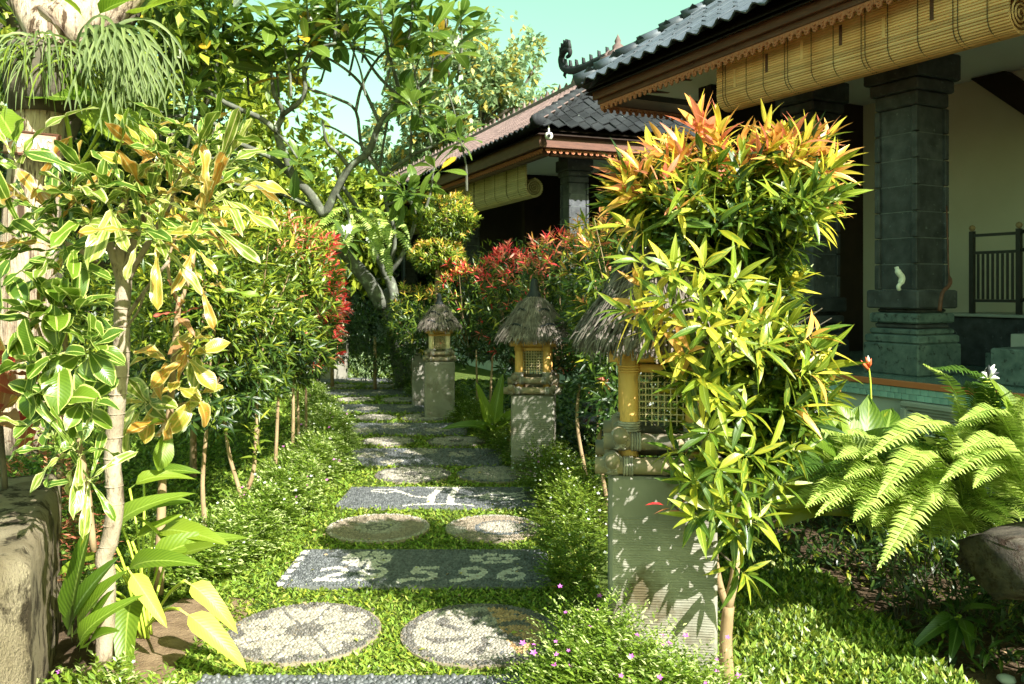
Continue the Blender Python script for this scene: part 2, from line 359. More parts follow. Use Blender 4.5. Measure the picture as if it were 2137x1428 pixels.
def join(name, keys, kid, R, S, Pos, mats, mid, parent=None, kind='stuff', smooth=True, label=None):
    VV, LL, TT, UU, MM = [], [], [], [], []; base = 0
    for q, key in enumerate(keys):
        sel = np.where(kid == q)[0]
        if len(sel) == 0: continue
        V, F, UV = T[key]; nv = len(V)
        W_ = np.einsum('nij,vj->nvi', R[sel], V)*S[sel][:, None, None] + Pos[sel][:, None, :]
        lp = np.array([i for f in F for i in f]); tt = np.array([len(f) for f in F])
        VV.append(W_.reshape(-1, 3)); LL.append((lp[None, :]+(np.arange(len(sel))*nv)[:, None]+base).ravel())
        TT.append(np.tile(tt, len(sel))); UU.append(np.tile(np.array(UV), (len(sel), 1))); MM.append(np.repeat(mid[sel], len(F)))
        base += nv*len(sel)
    if not VV: return None
    TT = np.concatenate(TT); st = np.concatenate([[0], np.cumsum(TT)[:-1]])
    me = mesh_np(name, np.concatenate(VV), np.concatenate(LL), st, TT, [M[m] for m in mats], np.concatenate(MM), np.concatenate(UU), smooth)
    return link(name, me, parent, None, label, kind)
class Leaves:
    def __init__(s): s.p = []; s.R = []; s.s = []; s.k = []; s.m = []
    def add(s, p, d, up, size, key, mat, roll=None):
        """arrays; key: name or list of names picked by variant; mat: list of material names per leaf or one name"""
        n = len(p); s.p.append(np.asarray(p, float)); s.R.append(frames(np.asarray(d, float), np.asarray(up, float), roll))
        s.s.append(np.broadcast_to(np.asarray(size, float), (n,)).copy())
        s.k += [(key, int(v)) for v in RNG.integers(0, 4, n)]
        s.m += ([mat]*n if isinstance(mat, str) else list(mat))
    def build(s, root, nparts=0, name='leaf', rest='foliage', minpx=9):
        Pz = np.concatenate(s.p); R = np.concatenate(s.R); S = np.concatenate(s.s)
        tip = Pz + R[:, :, 0]*S[:, None]; D = np.maximum(Pz[:, 1], .3); sx = CX+Pz[:, 0]/D*FPX; sy = HY-(Pz[:, 2]-EYE)/D*FPX
        Dt = np.maximum(tip[:, 1], .3); tx = CX+tip[:, 0]/Dt*FPX; ty = HY-(tip[:, 2]-EYE)/Dt*FPX
        vis = (sx > -30) & (sx < 2167) & (sy > -30) & (sy < 1458)
        sz = np.hypot(tx-sx, ty-sy)*.6 + S/D*FPX*.4 + 25*(Pz.mean(0)[1]-Pz[:, 1])/D*1.0
        sz = np.where(vis, sz, -1); order = np.argsort(-sz); part = np.zeros(len(S), bool)
        if nparts: part[order[:nparts]] = True; part &= (sz > minpx)
        for i in np.where(part)[0]:
            mt = Matrix(R[i].tolist()).to_4x4()*1.0
            mt = Matrix.Translation(Vector(Pz[i])) @ Matrix(R[i].tolist()).to_4x4() @ Matrix.Scale(float(S[i]), 4)
            link(name, leaf_mesh(s.k[i], s.m[i]), root, mt)
        rs = np.where(~part)[0]
        if len(rs):
            keys = sorted(set(s.k[i] for i in rs)); mats = sorted(set(s.m[i] for i in rs))
            kid = np.array([keys.index(s.k[i]) for i in rs]); mid = np.array([mats.index(s.m[i]) for i in rs])
            join(rest, keys, kid, R[rs], S[rs], Pz[rs], mats, mid, root)
def unit(n): return nrm(RNG.normal(size=(n, 3)))
def shoots(L, Ps, As, k, size, key, matf, spread=(.35, 1.25), stem=.08, upb=.25, jit=.25):
    """every shoot: k leaves round the axis, older ones lower and wider"""
    n = len(Ps); Ps = np.asarray(Ps, float); As = nrm(np.asarray(As, float))
    rp = np.repeat(Ps, k, 0); ra = np.repeat(As, k, 0); rank = np.tile(np.arange(k), n)/max(1, k-1)      # 0 newest
    az = np.tile(np.arange(k)*2.4, n)+np.repeat(RNG.uniform(0, 6.28, n), k)
    b1 = nrm(np.cross(ra, np.array([.31, .77, .55]))); b2 = np.cross(ra, b1)
    rad = b1*np.cos(az)[:, None]+b2*np.sin(az)[:, None]
    ang = spread[0]+(spread[1]-spread[0])*rank+RNG.normal(0, jit*.5, n*k)
    d = ra*np.cos(ang)[:, None]+rad*np.sin(ang)[:, None]+unit(n*k)*jit*.4+np.array([0, 0, -.12])*rank[:, None]
    pos = rp-ra*(stem*rank)[:, None]
    up = ra*.7+np.array([0, 0, upb+.3])-rad*.2
    sz = size*RNG.uniform(.7, 1.12, n*k)*(.72+.28*np.minimum(1, rank*2+.2))
    L.add(pos, d, up, sz, key, matf(np.repeat(np.arange(n), k), rank), RNG.normal(0, .35, n*k))
def pick(names, w, n):
    w = np.array(w, float); return [names[i] for i in RNG.choice(len(names), n, p=w/w.sum())]
# ------------------------------------------------------------------ ground
def sheet(name, poly, z, mat, bumpy=0.0):
    b = MB(); b.add([(x, y, z) for x, y in poly], [tuple(range(len(poly)))]); return tag(b.build(name, M[mat]), kind='structure')
sheet('ground', [(-400,-60),(400,-60),(400,900),(-400,900)], -.03, 'soil')
# centre line of the path, right edge at +.7
PATH = [(-2,-.45),(2.6,-.47),(3.8,-.50),(4.65,-.50),(6.2,-.55),(7.7,-.86),(9.28,-1.22),(10.8,-1.68),(12.56,-2.12),(14.0,-2.5),(16,-3.2),(18,-4.2)]
PY = np.array([p[0] for p in PATH]); PXc = np.array([p[1] for p in PATH])
def pc(y): return np.interp(y, PY, PXc)
lft = [(pc(y)-1.15, y) for y in np.linspace(0, 17, 30)]; rgt = [(pc(y)+1.1, y) for y in np.linspace(17, 0, 30)]
sheet('path_turf', lft+rgt, -.012, 'turf_soil')
sheet('left_lawn', [(-1.6,4.1),(-1.75,6),(-2.0,9),(-3.0,12),(-9,12),(-9,4.4)], -.018, 'turf_soil')
surf('soil_tan', (.13,.085,.05), (.26,.18,.11), 12, .95, .1, .8, .02, spots=(40, (.34,.27,.18), .62, .72), world=True)
sheet('soil_patch', [(-1.62,2.75),(-1.24,2.75),(-1.27,3.2),(-1.36,3.5),(-1.22,3.95),(-1.3,4.5),(-1.55,4.6),(-1.7,3.6)], -.004, 'soil_tan')
sheet('far_lawn', [(-12,11),(6,6.2),(6,30),(-14,40)], -.022, 'turf_soil')
sheet('right_lawn', [(.72,2.2),(1.66,2.2),(1.72,3.3),(1.6,4.6),(1.2,6.5),(.9,6.2),(.85,4)], -.018, 'turf_soil')
# ------------------------------------------------------------------ mosaic stepping slabs
def dseg(p, pts):
    d = np.full(len(p), 9.0)
    for a, b in zip(pts[:-1], pts[1:]):
        a = np.array(a, float); b = np.array(b, float); ab = b-a; t = np.clip(((p-a)@ab)/max(ab@ab, 1e-9), 0, 1)
        d = np.minimum(d, np.linalg.norm(p-(a+t[:, None]*ab), axis=1))
    return d
def arc(cx, cy, rx, ry, a0, a1, n=9): return [(cx+rx*math.cos(math.radians(a0+(a1-a0)*i/n)), cy+ry*math.sin(math.radians(a0+(a1-a0)*i/n))) for i in range(n+1)]
GLY = {'2': [arc(.5,.72,.42,.28,160,-40)+[(.05,0),(.98,0)]], '9': [arc(.5,.68,.40,.30,0,360,12), [(.9,.68),(.75,.25),(.2,0)]],
       '5': [[(.9,1),(.2,1),(.15,.58)], arc(.45,.32,.45,.31,110,-130)], '6': [[(.8,1),(.25,.65),(.1,.32)], arc(.5,.30,.40,.29,0,360,12)], '.': [[(.4,.0),(.5,.03)]]}
def glyph(p, ch, x, y, w=.15, h=.19):
    return np.min([dseg(p, [(x+a*w, y+b*h) for a, b in pl]) for pl in GLY[ch]], axis=0)
def flower(p, c, r, n=7, w=.42, inner=.16):
    q = p-np.array(c); a = np.arctan2(q[:, 1], q[:, 0]); rr = np.hypot(q[:, 0], q[:, 1])/r
    return (rr < 1) & (rr > inner) & (np.abs(np.sin(a*n/2)) > (1-w)*rr+.10)
def mos_date(p):
    m = np.ones(len(p), int)
    m[flower(p, (-.30,.13), .14, 8, .75, .35) | (np.hypot(p[:,0]+.30, p[:,1]-.13) < .03)] = 0
    for k in range(7):
        a = k*6.28/7; c = (.40+.105*math.cos(a), .13+.07*math.sin(a)); m[((p[:,0]-c[0])/.042)**2+((p[:,1]-c[1])/.026)**2 < 1] = 0
    m[((p[:,0]-.40)/.042)**2+((p[:,1]-.13)/.026)**2 < 1] = 0
    for ch, x in (('2',-.52),('9',-.31),('.',-.13),('5',-.04),('.',.15),('9',.22),('6',.42)):
        m[glyph(p, ch, x, -.22 if ch != '.' else -.235) < (.019 if ch != '.' else .026)] = 0
    m[(p[:,0] < -.655) & (np.sin(p[:,1]*60) > -.4)] = 0
    return m
def mos_tree(p):
    m = np.ones(len(p), int)
    for pl in ([(-.05,-.22),(-.06,0),(-.02,.25)], [(.09,-.22),(.08,0),(.10,.25)]): m[dseg(p, pl) < .026] = 0
    for pl in (arc(.02,-.28,.24,.06,180,0), [(-.12,.27),(.22,.27)], [(-.52,.16),(-.40,.10),(-.33,.17),(-.20,0),(-.08,-.04)], [(-.50,.2),(-.35,.2)],
               [(.13,-.02),(.30,.03),(.45,-.05),(.60,.06)], [(.34,.08),(.42,.14),(.5,.07),(.6,.14)], arc(.45,.0,.16,.09,0,360)): m[dseg(p, pl) < .013] = 0
    return m
def mos_three(*cs):
    def f(p):
        m = np.ones(len(p), int)
        for (x, y, r) in cs: m[flower(p, (x, y), r, 6, .7, .2)] = 0
        return m
    return f
def disc_petals(n, field=1, rot=0.0, gap=.07, ctr=True):
    def f(p):
        a = np.arctan2(p[:,1], p[:,0])+rot; r = np.hypot(p[:,0], p[:,1]); m = np.full(len(p), field)
        per = .70+.20*np.abs(np.cos(a*n/2)); w = np.abs(np.sin(a*n/2))*r
        m[(r < per) & (w > gap*.55)] = 0; m[(r < .24)] = 2 if ctr else 0
        return m
    return f
def disc_swirl(p):
    a = np.arctan2(p[:,1], p[:,0]); r = np.hypot(p[:,0], p[:,1]); m = np.full(len(p), 2)
    s = a*6+r*5.5; on = (r < .84) & (r > .22); m[on] = np.where(p[on, 0]+.25*p[on, 1] > .28, 3, 0)
    m[on & (np.cos(s) > .55) & (r < .68)] = 2; m[on & (np.abs(np.cos(s*.5)) < .05)] = 1; m[r < .22] = 0
    return m
def disc_ring(p):
    r = np.hypot(p[:,0], p[:,1]); a = np.arctan2(p[:,1], p[:,0]); m = np.full(len(p), 4)
    m[r > .90] = 0; m[r < .46+.05*np.cos(a*12)] = 0; m[(r > .17) & (r < .25)] = 2; m[r < .07] = 2; return m
def disc_moon(p):
    r = np.hypot(p[:,0], p[:,1]); m = np.full(len(p), 4); m[(r > .9) & (p[:,1] > -.2)] = 0
    m[((p[:,0]-.18)/.45)**2+((p[:,1])/.40)**2 < 1] = 0; m[((p[:,0]+.78)/.24)**2+((p[:,1]+.25)/.3)**2 < 1] = 0
    m[(((p[:,0]-.18)/.56)**2+((p[:,1]+.05)/.56)**2 < 1) & (((p[:,0]-.18)/.48)**2+((p[:,1])/.44)**2 > 1)] = 1; return m
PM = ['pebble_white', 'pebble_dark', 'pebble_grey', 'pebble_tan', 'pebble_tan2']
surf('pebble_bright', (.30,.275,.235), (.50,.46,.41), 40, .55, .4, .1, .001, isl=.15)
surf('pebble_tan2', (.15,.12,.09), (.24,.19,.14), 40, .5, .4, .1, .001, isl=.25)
pa = np.array([(math.cos(a)*.56, math.sin(a)*.46, 0) for a in np.arange(6)*math.pi/3]+[(math.cos(a)*.36, math.sin(a)*.30, .34) for a in np.arange(6)*math.pi/3]+[(0,0,.42)])
T['peb', 0] = (pa, [(i, (i+1) % 6, 6+(i+1) % 6, 6+i) for i in range(6)]+[(6+i, 6+(i+1) % 6, 12) for i in range(6)], [(0,0)]*(24+18))
BLOCKED = []
def stepping(name, label, cx, cy, rot, shape, col, sp, group, hx=.7, hy=.31, mort='mortar', r=.34):
    t = thing(name, label, 'stepping stone', (cx, cy, 0), group)
    xf = Matrix.Translation((cx, cy, 0)) @ Matrix.Rotation(rot, 4, 'Z'); b = MB(xf)
    if shape == 'rect':
        c = .05; pl = [(-hx+c,-hy),(hx-c,-hy),(hx,-hy+c),(hx,hy-c),(hx-c,hy),(-hx+c,hy),(-hx,hy-c),(-hx,-hy+c)]; BLOCKED.append((cx, cy, rot, hx, hy))
    else: pl = [(r*math.cos(a), r*math.sin(a)) for a in np.arange(28)*2*math.pi/28]; BLOCKED.append((cx, cy, rot, r, None))
    n = len(pl); b.add([(x, y, -.05) for x, y in pl]+[(x, y, .007) for x, y in pl], [tuple(range(n, 2*n))]+[(i, (i+1) % n, n+(i+1) % n, n+i) for i in range(n)])
    b.build('slab_base', M[mort], t)
    X = hx if shape == 'rect' else r; Y = hy if shape == 'rect' else r
    gx, gy = np.meshgrid(np.arange(-X+sp*.6, X-sp*.4, sp), np.arange(-Y+sp*.6, Y-sp*.4, sp*.87)); gx = gx+(np.arange(gx.shape[0]) % 2)[:, None]*sp*.5
    p = np.stack([gx.ravel(), gy.ravel()], 1)+RNG.normal(0, sp*.13, (gx.size, 2))
    ok = (np.abs(p[:,0]) < X-sp*.5) & (np.abs(p[:,1]) < Y-sp*.4) if shape == 'rect' else np.hypot(p[:,0], p[:,1]) < r-sp*.5
    p = p[ok]; m = col(p if shape == 'rect' else p/r); c_, s_ = math.cos(rot), math.sin(rot)
    W_ = np.stack([cx+p[:,0]*c_-p[:,1]*s_, cy+p[:,0]*s_+p[:,1]*c_, np.full(len(p), .0075)], 1)
    a = RNG.uniform(0, 6.28, len(p)); R = np.zeros((len(p), 3, 3)); R[:,0,0] = np.cos(a); R[:,0,1] = -np.sin(a); R[:,1,0] = np.sin(a); R[:,1,1] = np.cos(a); R[:,2,2] = RNG.uniform(.6, 1.3, len(p))
    S = sp*RNG.uniform(.85, 1.12, len(p))*np.where(m == 0, 1.14, 1.0)
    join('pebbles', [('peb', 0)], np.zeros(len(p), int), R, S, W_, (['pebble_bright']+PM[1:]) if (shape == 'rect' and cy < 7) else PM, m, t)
GS, GD = 'dark mosaic slabs of the garden path', 'round mosaic stepping stones of the garden path'
slabs = [(3.03,-.5,0,mos_three((-.3,0,.12),(.3,0,.12)),'dark pebble slab cut off by the bottom edge of the picture'),
 (4.65,-.50,0,mos_date,'dark pebble slab with the white date 29.5.96 and two white flowers'),
 (6.22,-.52,-.01,mos_tree,'dark pebble slab with two thick white upright stripes and curly lines'),
 (7.72,-.84,.0,mos_three((-.42,.05,.14),(.0,.22,.16),(.38,.1,.13),(-.2,-.26,.1)),'teal dark pebble slab third whole one from the front, white flowers along its far edge'),
 (9.26,-1.22,0,mos_three((-.05,.13,.16),(-.35,-.12,.14),(.42,-.1,.13)),'dark pebble slab with a big white flower between two smaller ones, level with a lantern pillar'),
 (10.85,-1.66,0,mos_three((-.15,-.05,.15),(.3,.12,.12)),'dark pebble slab with two white flowers, shaded, third from the far end'),
 (12.5,-2.12,0,mos_three((-.25,0,.12),(.2,0,.12)),'dark pebble slab second from the far end of the path'),
 (14.2,-2.55,0,mos_three((-.1,0,.12),(.12,0,.1)),'farthest dark pebble slab at the head of the path')]
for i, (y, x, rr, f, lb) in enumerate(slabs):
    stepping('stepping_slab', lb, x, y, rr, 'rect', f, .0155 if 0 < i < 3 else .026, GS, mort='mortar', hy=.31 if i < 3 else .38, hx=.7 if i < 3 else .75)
discs = [(3.78,-.91,.335,disc_petals(8,2,.2,.13),'round stone with a big white petal rosette, touched by a drooping yellow leaf',2),
 (3.76,-.14,.345,disc_swirl,'round stone with a white and orange swirl beside the pink flowering bush',2),
 (5.42,-.84,.325,disc_ring,'round tan stone with a white rim and a white bullseye',4),
 (5.42,-.12,.30,disc_moon,'round tan stone with a white oval and a small white crescent',4),
 (6.98,-.80,.31,disc_petals(6,2,.3,.1),'round white flower stone just behind the striped slab, left one',2),
 (7.0,-.14,.31,disc_petals(9,1,.1,.1,False),'round white star flower stone just behind the striped slab, right one',1),
 (8.5,-1.22,.29,disc_petals(6,2,.5),'smaller round pale stone half under the left border, before the three flower slab',2),
 (8.5,-.55,.32,disc_petals(7,2,.1),'round pale stone beside the right border, before the three flower slab',2),
 (10.05,-1.60,.29,disc_petals(6,2,.1),'left round pale stone of the fifth pair up the path',2),
 (10.1,-1.02,.32,disc_petals(8,2,.4),'right round pale stone of the fifth pair, a sunny patch around it',2),
 (11.7,-2.12,.30,disc_petals(6,2,.1),'left round pale stone of the pair before the last two slabs',2),
 (11.7,-1.50,.32,disc_petals(8,2,.4),'right round pale stone of the pair before the last two slabs',2),
 (13.3,-2.65,.30,disc_petals(6,2,.1),'left round pale stone of the farthest pair',2),
 (13.3,-2.0,.32,disc_petals(8,2,.4),'right round pale stone of the farthest pair',2)]
for i, (y, x, r, f, lb, c) in enumerate(discs):
    r = r if i < 6 else r*.92
    stepping('round_stepping_stone', lb, x, y, 0, 'disc', f, .0165 if i < 4 else (.021 if i < 8 else .03), GD, mort='mortar_tan', r=r)
def free(x, y, pad=0.01):
    ok = np.ones(len(x), bool)
    for (cx, cy, rot, a, b) in BLOCKED:
        if b is None: ok &= np.hypot(x-cx, y-cy) > a-pad
        else: ok &= ~((np.abs(x-cx) < a-pad) & (np.abs(y-cy) < b-pad))
    return ok
# ------------------------------------------------------------------ near pavilion (local x = away from the path, y = along the terrace)
R1 = Matrix.Rotation(math.atan2(.466, .885), 4, 'Z')
def W1(v, u, z): return R1 @ Vector((v, u, z))
FZ = .80
pav = thing('terrace_pavilion', 'near open pavilion with blue-grey tiled roof and teal tiled terrace on the right', 'building', W1(5.8, 4.0, 0))
b = MB(R1); b.box(5.75, -8, -.03, 14, 8.2, FZ-.02, 0); b.build('plinth_wall', M['plaster_pale'], pav)
b = MB(R1); b.box(5.73, -8, FZ-.0195, 14, 8.22, FZ, 0); b.build('floor', M['floor_teal'], pav)
b = MB(R1); b.box(5.705, -8, FZ-.045, 5.729, 8.22, FZ+.004, 0, bev=.004); b.build('nosing', M['tile_orange'], pav)
edge = sub_root('terrace_edge', pav, W1(5.72, 3.0, FZ-.2)); tb = MB(); tb.box(0, -.031, -.022, .02, .031, .022, bev=.0015); tm = tb.mesh('edge_tile', M['tile_teal'])
for k in range(0, 110):
    for j in range(2): link('edge_tile', tm, edge, Matrix.Translation(W1(5.715, 7.9-k*.065-(j*.0325), FZ-.070-j*.0465)) @ R1)
b = MB(R1); b.box(5.73, -8, FZ-.142, 5.742, 8.22, FZ-.046); b.build('tile_backing', M['grout'], edge)
# recessed panel with stepped mouldings and a painted tile picture
def panel(u0, u1):
    zt, zb = FZ-.145, .06
    pn = sub_root('wall_panel', pav, W1(5.7, (u0+u1)/2, .4))
    for k in range(5):
        i = .042*k; b = MB(R1); x = 5.66+.018*k
        b.box(x, u0+i, zt-i*.6-.038, 5.75, u1-i, zt-i*.6, bev=.006); b.box(x, u0+i, zb+i*.6, 5.75, u1-i, zb+i*.6+.05, bev=.006)
        b.box(x, u0+i, zb+i*.6+.052, 5.75, u0+i+.05, zt-i*.6-.052, bev=.006); b.box(x, u1-i-.05, zb+i*.6+.052, 5.75, u1-i, zt-i*.6-.052, bev=.006)
        b.build('moulding', M['frame_stone'], pn)
    y0, y1, z0, z1 = u0+.25, u1-.25, zb+.14, zt-.16
    b = MB(R1); b.box(5.735, y0-.04, z0, 5.748, y1+.04, z1); b.build('painted_tile_panel', M['white_glaze'], pn)
    cnt = int((y1-y0)/.36)
    for k in range(cnt):
        cu = y1-.20-k*.36; zc = (z0+z1)/2
        f = MB(R1)
        for q in range(6):
            a = q*1.047; f.add([(5.7345-.001*q, cu+.055*math.cos(a)+.035*math.cos(a+s), zc+.065*math.sin(a)+.035*math.sin(a+s)) for s in np.arange(7)*.9], [tuple(range(7))])
        f.build('red_flower', M['red_glaze'], pn)
        f = MB(R1)
        for s in (-1, 1):
            for q in range(4):
                c0 = Vector((5.734, cu+s*(.12+.012*q), zc-.05+.05*q)); f.add([c0, c0+Vector((0, s*.045, .03)), c0+Vector((0, s*.07, .0)), c0+Vector((0, s*.03,-.025))], [(0,1,2,3)])
        f.build('brown_leaf_scroll', M['brown_glaze'], pn)
    f = MB(R1)
    for k in range(int((y1-y0)/.05)): f.box(5.731, y0+k*.05, z1-.022, 5.7345, y0+k*.05+.03, z1-.008)
    f.build('red_bead_border', M['red_glaze'], pn)
panel(2.2, 4.43); panel(-1.6, .9)
# stone columns in courses
def column(root, F, v, u, z0, H, s=1.0, mat='column_stone', mbase='column_stone_green', cap=True):
    root = sub_root('column', root, F @ Vector((v, u, z0)))
    def blk(h, a, b_, m, bev=.012):
        q = MB(F); q.box(v-h, u-h, a, v+h, u+h, b_, bev=bev); return q.build('stone_block', M[m], root)
    q = MB(F); q.box(v-.175*s, u-.175*s, z0+.75*s, v+.175*s, u+.175*s, z0+H-.64*s); q.build('mortar_core', M['dark_mortar'], root)
    z = z0
    for h, dz, m in ((.27,.26,mbase),(.262,.07,mbase),(.235,.05,mbase),(.205,.045,mat),(.235,.085,mbase),(.19,.035,mat),(.252,.155,mat)):
        blk(h*s, z, z+dz*s-.002, m); z += dz*s
    zt = z0+H-(.62*s if cap else 0); n = max(2, round((zt-z)/(.22*s))); dz = (zt-z)/n
    for k in range(n):
        a = z+k*dz; q = MB(F); h = .178*s; w = .205*s
        q.box(v-h, u-h, a, v+h, u+h, a+dz-.007)
        for sx in (-1, 1):
            for sy in (-1, 1): q.box(v+sx*w-(.05*s if sx > 0 else 0), u+sy*w-(.05*s if sy > 0 else 0), a+.001, v+sx*w+(.05*s if sx < 0 else 0), u+sy*w+(.05*s if sy < 0 else 0), a+dz-.008, bev=.006)
        q.build('stone_block', M[mat], root)
    if cap:
        z = zt
        for h, dz in ((.205,.12),(.235,.10),(.27,.22),(.23,.18)): blk(h*s, z, z+dz*s-.002, mat); z += dz*s
column(pav, R1, 6.36, 4.86, FZ, 2.83)
column(pav, R1, 6.42, 6.0, FZ, 2.83, .9, mbase='column_stone')
column(pav, R1, 6.36, 1.2, FZ, 2.83)
# ceiling, beams, walls
b = MB(R1); b.box(5.55, -8, 3.62, 12.5, 7.6, 3.66); b.build('ceiling', M['ceiling_white'], pav)
b = MB(R1); b.box(6.24, -8, 3.50, 6.50, 4.55, 3.618); b.box(6.24, 5.17, 3.50, 6.50, 7.0, 3.618); b.build('beam', M['wood_dark'], pav)
b = MB(R1); b.box(8.2, -8, FZ, 8.4, 6.9, 3.618); b.build('back_wall', M['plaster_olive'], pav)
b = MB(R1); b.box(5.95, 6.9, FZ, 7.05, 7.1, 3.618); b.box(7.62, 6.9, FZ, 8.4, 7.1, 3.618); b.box(7.05, 6.9, 2.9, 7.62, 7.1, 3.618); b.build('cross_wall', M['wood_dark'], pav)
b = MB(R1); b.box(7.05, 6.88, FZ, 7.62, 7.12, 2.9); b.build('side_wall', M['plaster_pale'], pav)
b = MB(R1)                                   # underside of the stair running up along the back wall
b.add([(8.08,5.5,3.61),(8.19,5.5,3.61),(8.19,2.6,1.15),(8.08,2.6,1.15),(8.08,5.15,3.61),(8.19,5.15,3.61),(8.19,2.6,1.45),(8.08,2.6,1.45)], [(0,3,2,1),(4,5,6,7),(0,4,7,3),(1,2,6,5)]); b.build('stair_underside', M['wood_dark'], pav)
b = MB(R1); b.box(7.46, -3, FZ, 8.19, 5.35, FZ+.45, bev=.01); b.build('stone_bench_wall', M['column_stone'], pav)
b = MB(R1); b.box(7.42, -3, FZ+.452, 8.19, 5.4, FZ+.48, bev=.006); b.build('bench_cap', M['frame_stone'], pav)
for k in range(4):
    b = MB(R1); b.box(6.95, -2, FZ+.17*k, 7.41, 4.6-.22*k, FZ+.17*(k+1)-.003, bev=.006); b.build('step', M['step_stone' if k % 2 else 'column_stone_green'], pav)
# railing
rl = thing('stair_railing', 'black iron railing with ball finials in front of the olive back wall', 'railing', W1(7.5, 4.9, FZ+.48))
for k, (u) in enumerate((5.08, 4.64)):
    b = MB(R1); b.box(7.47, u-.02, FZ+.481, 7.51, u+.02, FZ+1.24); b.build('post', M['iron_black'], rl)
    b = MB(R1); b.lathe([(.0,-.03),(.022,-.02),(.03,0),(.022,.02),(.0,.03)], (7.49, u, FZ+1.27), 10); b.build('ball_finial', M['bark_tan'], rl, True)
for z in (1.20, 1.04, .60):
    b = MB(R1); b.box(7.475, 4.662, FZ+z-.013, 7.505, 5.058, FZ+z+.013); b.build('rail', M['iron_black'], rl)
    b = MB(R1); b.tube([(7.49,4.62,FZ+z),(7.49,3.2,FZ+z+.80)], .015, 6); b.build('rail', M['iron_black'], rl)
for k in range(8):
    b = MB(R1); u = 4.70+k*.046; b.box(7.485, u-.010, FZ+.614, 7.497, u+.010, FZ+1.026); b.build('baluster', M['iron_black'], rl)
for k in range(8):
    b = MB(R1); u = 4.57-k*.055; dz = (4.62-u)*.563; b.box(7.485, u-.010, FZ+.60+dz, 7.497, u+.010, FZ+1.04+dz); b.build('baluster', M['iron_black'], rl)
b = MB(R1); b.box(6.1, 3.55, FZ+.001, 6.5, 4.0, FZ+.27, bev=.012); b.build('stone_block', M['column_stone_green'], pav)
# roof
EV, EZ, EU, TP = 5.1, 3.71, 8.05, .70
RS = R1 @ Matrix(((1,0,0,0),(0,1,0,0),(0,-.024,1,.024*8.05),(0,0,0,1)))
roof1 = sub_root('roof', pav, W1(EV, EU, EZ))
b = MB(RS)
b.add([(EV+.02,-8,EZ-.03),(EV+.02,EU-.02,EZ-.03),(EV+4,EU-4,EZ-.03+4*TP),(EV+4,-8,EZ-.03+4*TP)], [(0,1,2,3),(3,2,1,0)][:1])
b.add([(EV+.02,EU-.02,EZ-.03),(EV+9,EU-.02,EZ-.03),(EV+4,EU-4,EZ-.03+4*TP)], [(0,1,2)])
b.add([(EV+.02,-8,EZ-.07),(EV+.02,EU-.02,EZ-.07),(EV+4,EU-4,EZ-.07+4*TP),(EV+4,-8,EZ-.07+4*TP)], [(3,2,1,0)])
b.add([(EV+.02,EU-.02,EZ-.07),(EV+9,EU-.02,EZ-.07),(EV+4,EU-4,EZ-.07+4*TP)], [(2,1,0)])
b.build('roof_deck', M['wood_dark'], roof1)
for k in range(16):
    b = MB(RS); u = 7.4-k*.55
    b.add([(EV+.12,u,EZ-.16),(EV+.12,u+.06,EZ-.16),(EV+.12,u+.06,EZ-.08),(EV+.12,u,EZ-.08)]+[(6.4,u,EZ-.16+1.28*TP*.12),(6.4,u+.06,EZ-.16+1.28*TP*.12),(6.4,u+.06,EZ-.08+.1),(6.4,u,EZ-.08+.1)], [(0,1,2,3),(0,4,5,1),(4,7,6,5),(3,2,6,7),(0,3,7,4),(1,5,6,2)]); b.build('rafter', M['wood_red'], roof1)
b = MB(RS); b.box(EV+.08, -8, EZ-.14, EV+.12, EU-.1, EZ-.05, bev=.006); b.box(EV+.125, -8, EZ-.19, EV+.155, EU-.13, EZ-.10, bev=.006)
b.box(EV+.16, EU-.17, EZ-.19, 9.5, EU-.13, EZ-.08, bev=.006); b.build('fascia_board', M['wood_red'], roof1)
def lace(root, F, v, u0, u1, z, h=.095, ax='u', pitch=.085):
    b = MB(F); n = int(abs(u1-u0)/pitch)
    for k in range(n):
        c = min(u0, u1)+pitch*(k+.5); w = pitch*.5
        prof = [(-w, z), (w, z), (w*.96, z-h*.45), (w*.55, z-h*.55), (w*.45, z-h*.85), (0, z-h), (-w*.45, z-h*.85), (-w*.55, z-h*.55), (-w*.96, z-h*.45)]
        V = [((v-.008, c+a, zz) if ax == 'u' else (c+a, v-.008, zz)) for a, zz in prof]+[((v+.008, c+a, zz) if ax == 'u' else (c+a, v+.008, zz)) for a, zz in prof]
        F_ = [tuple(range(9)), tuple(range(17, 8, -1))]+[(i, (i+1) % 9, 9+(i+1) % 9, 9+i) for i in range(9)]
        b.add(V, F_)
        for zz, rr in ((z-h*.3, w*.34), (z-h*.68, w*.22)):
            b.tube([((v-.02, c, zz) if ax == 'u' else (c, v-.02, zz)), ((v-.006, c, zz) if ax == 'u' else (c, v-.006, zz))], [rr*.6, rr], 6)
    return b.build('carved_trim', M['wood_carved'], root, kind='stuff')
lace(roof1, RS, EV+.14, -3, EU-.14, EZ-.192, h=.08); lace(roof1, RS, EU-.15, EV+.17, 9.4, EZ-.192, h=.08, ax='v')
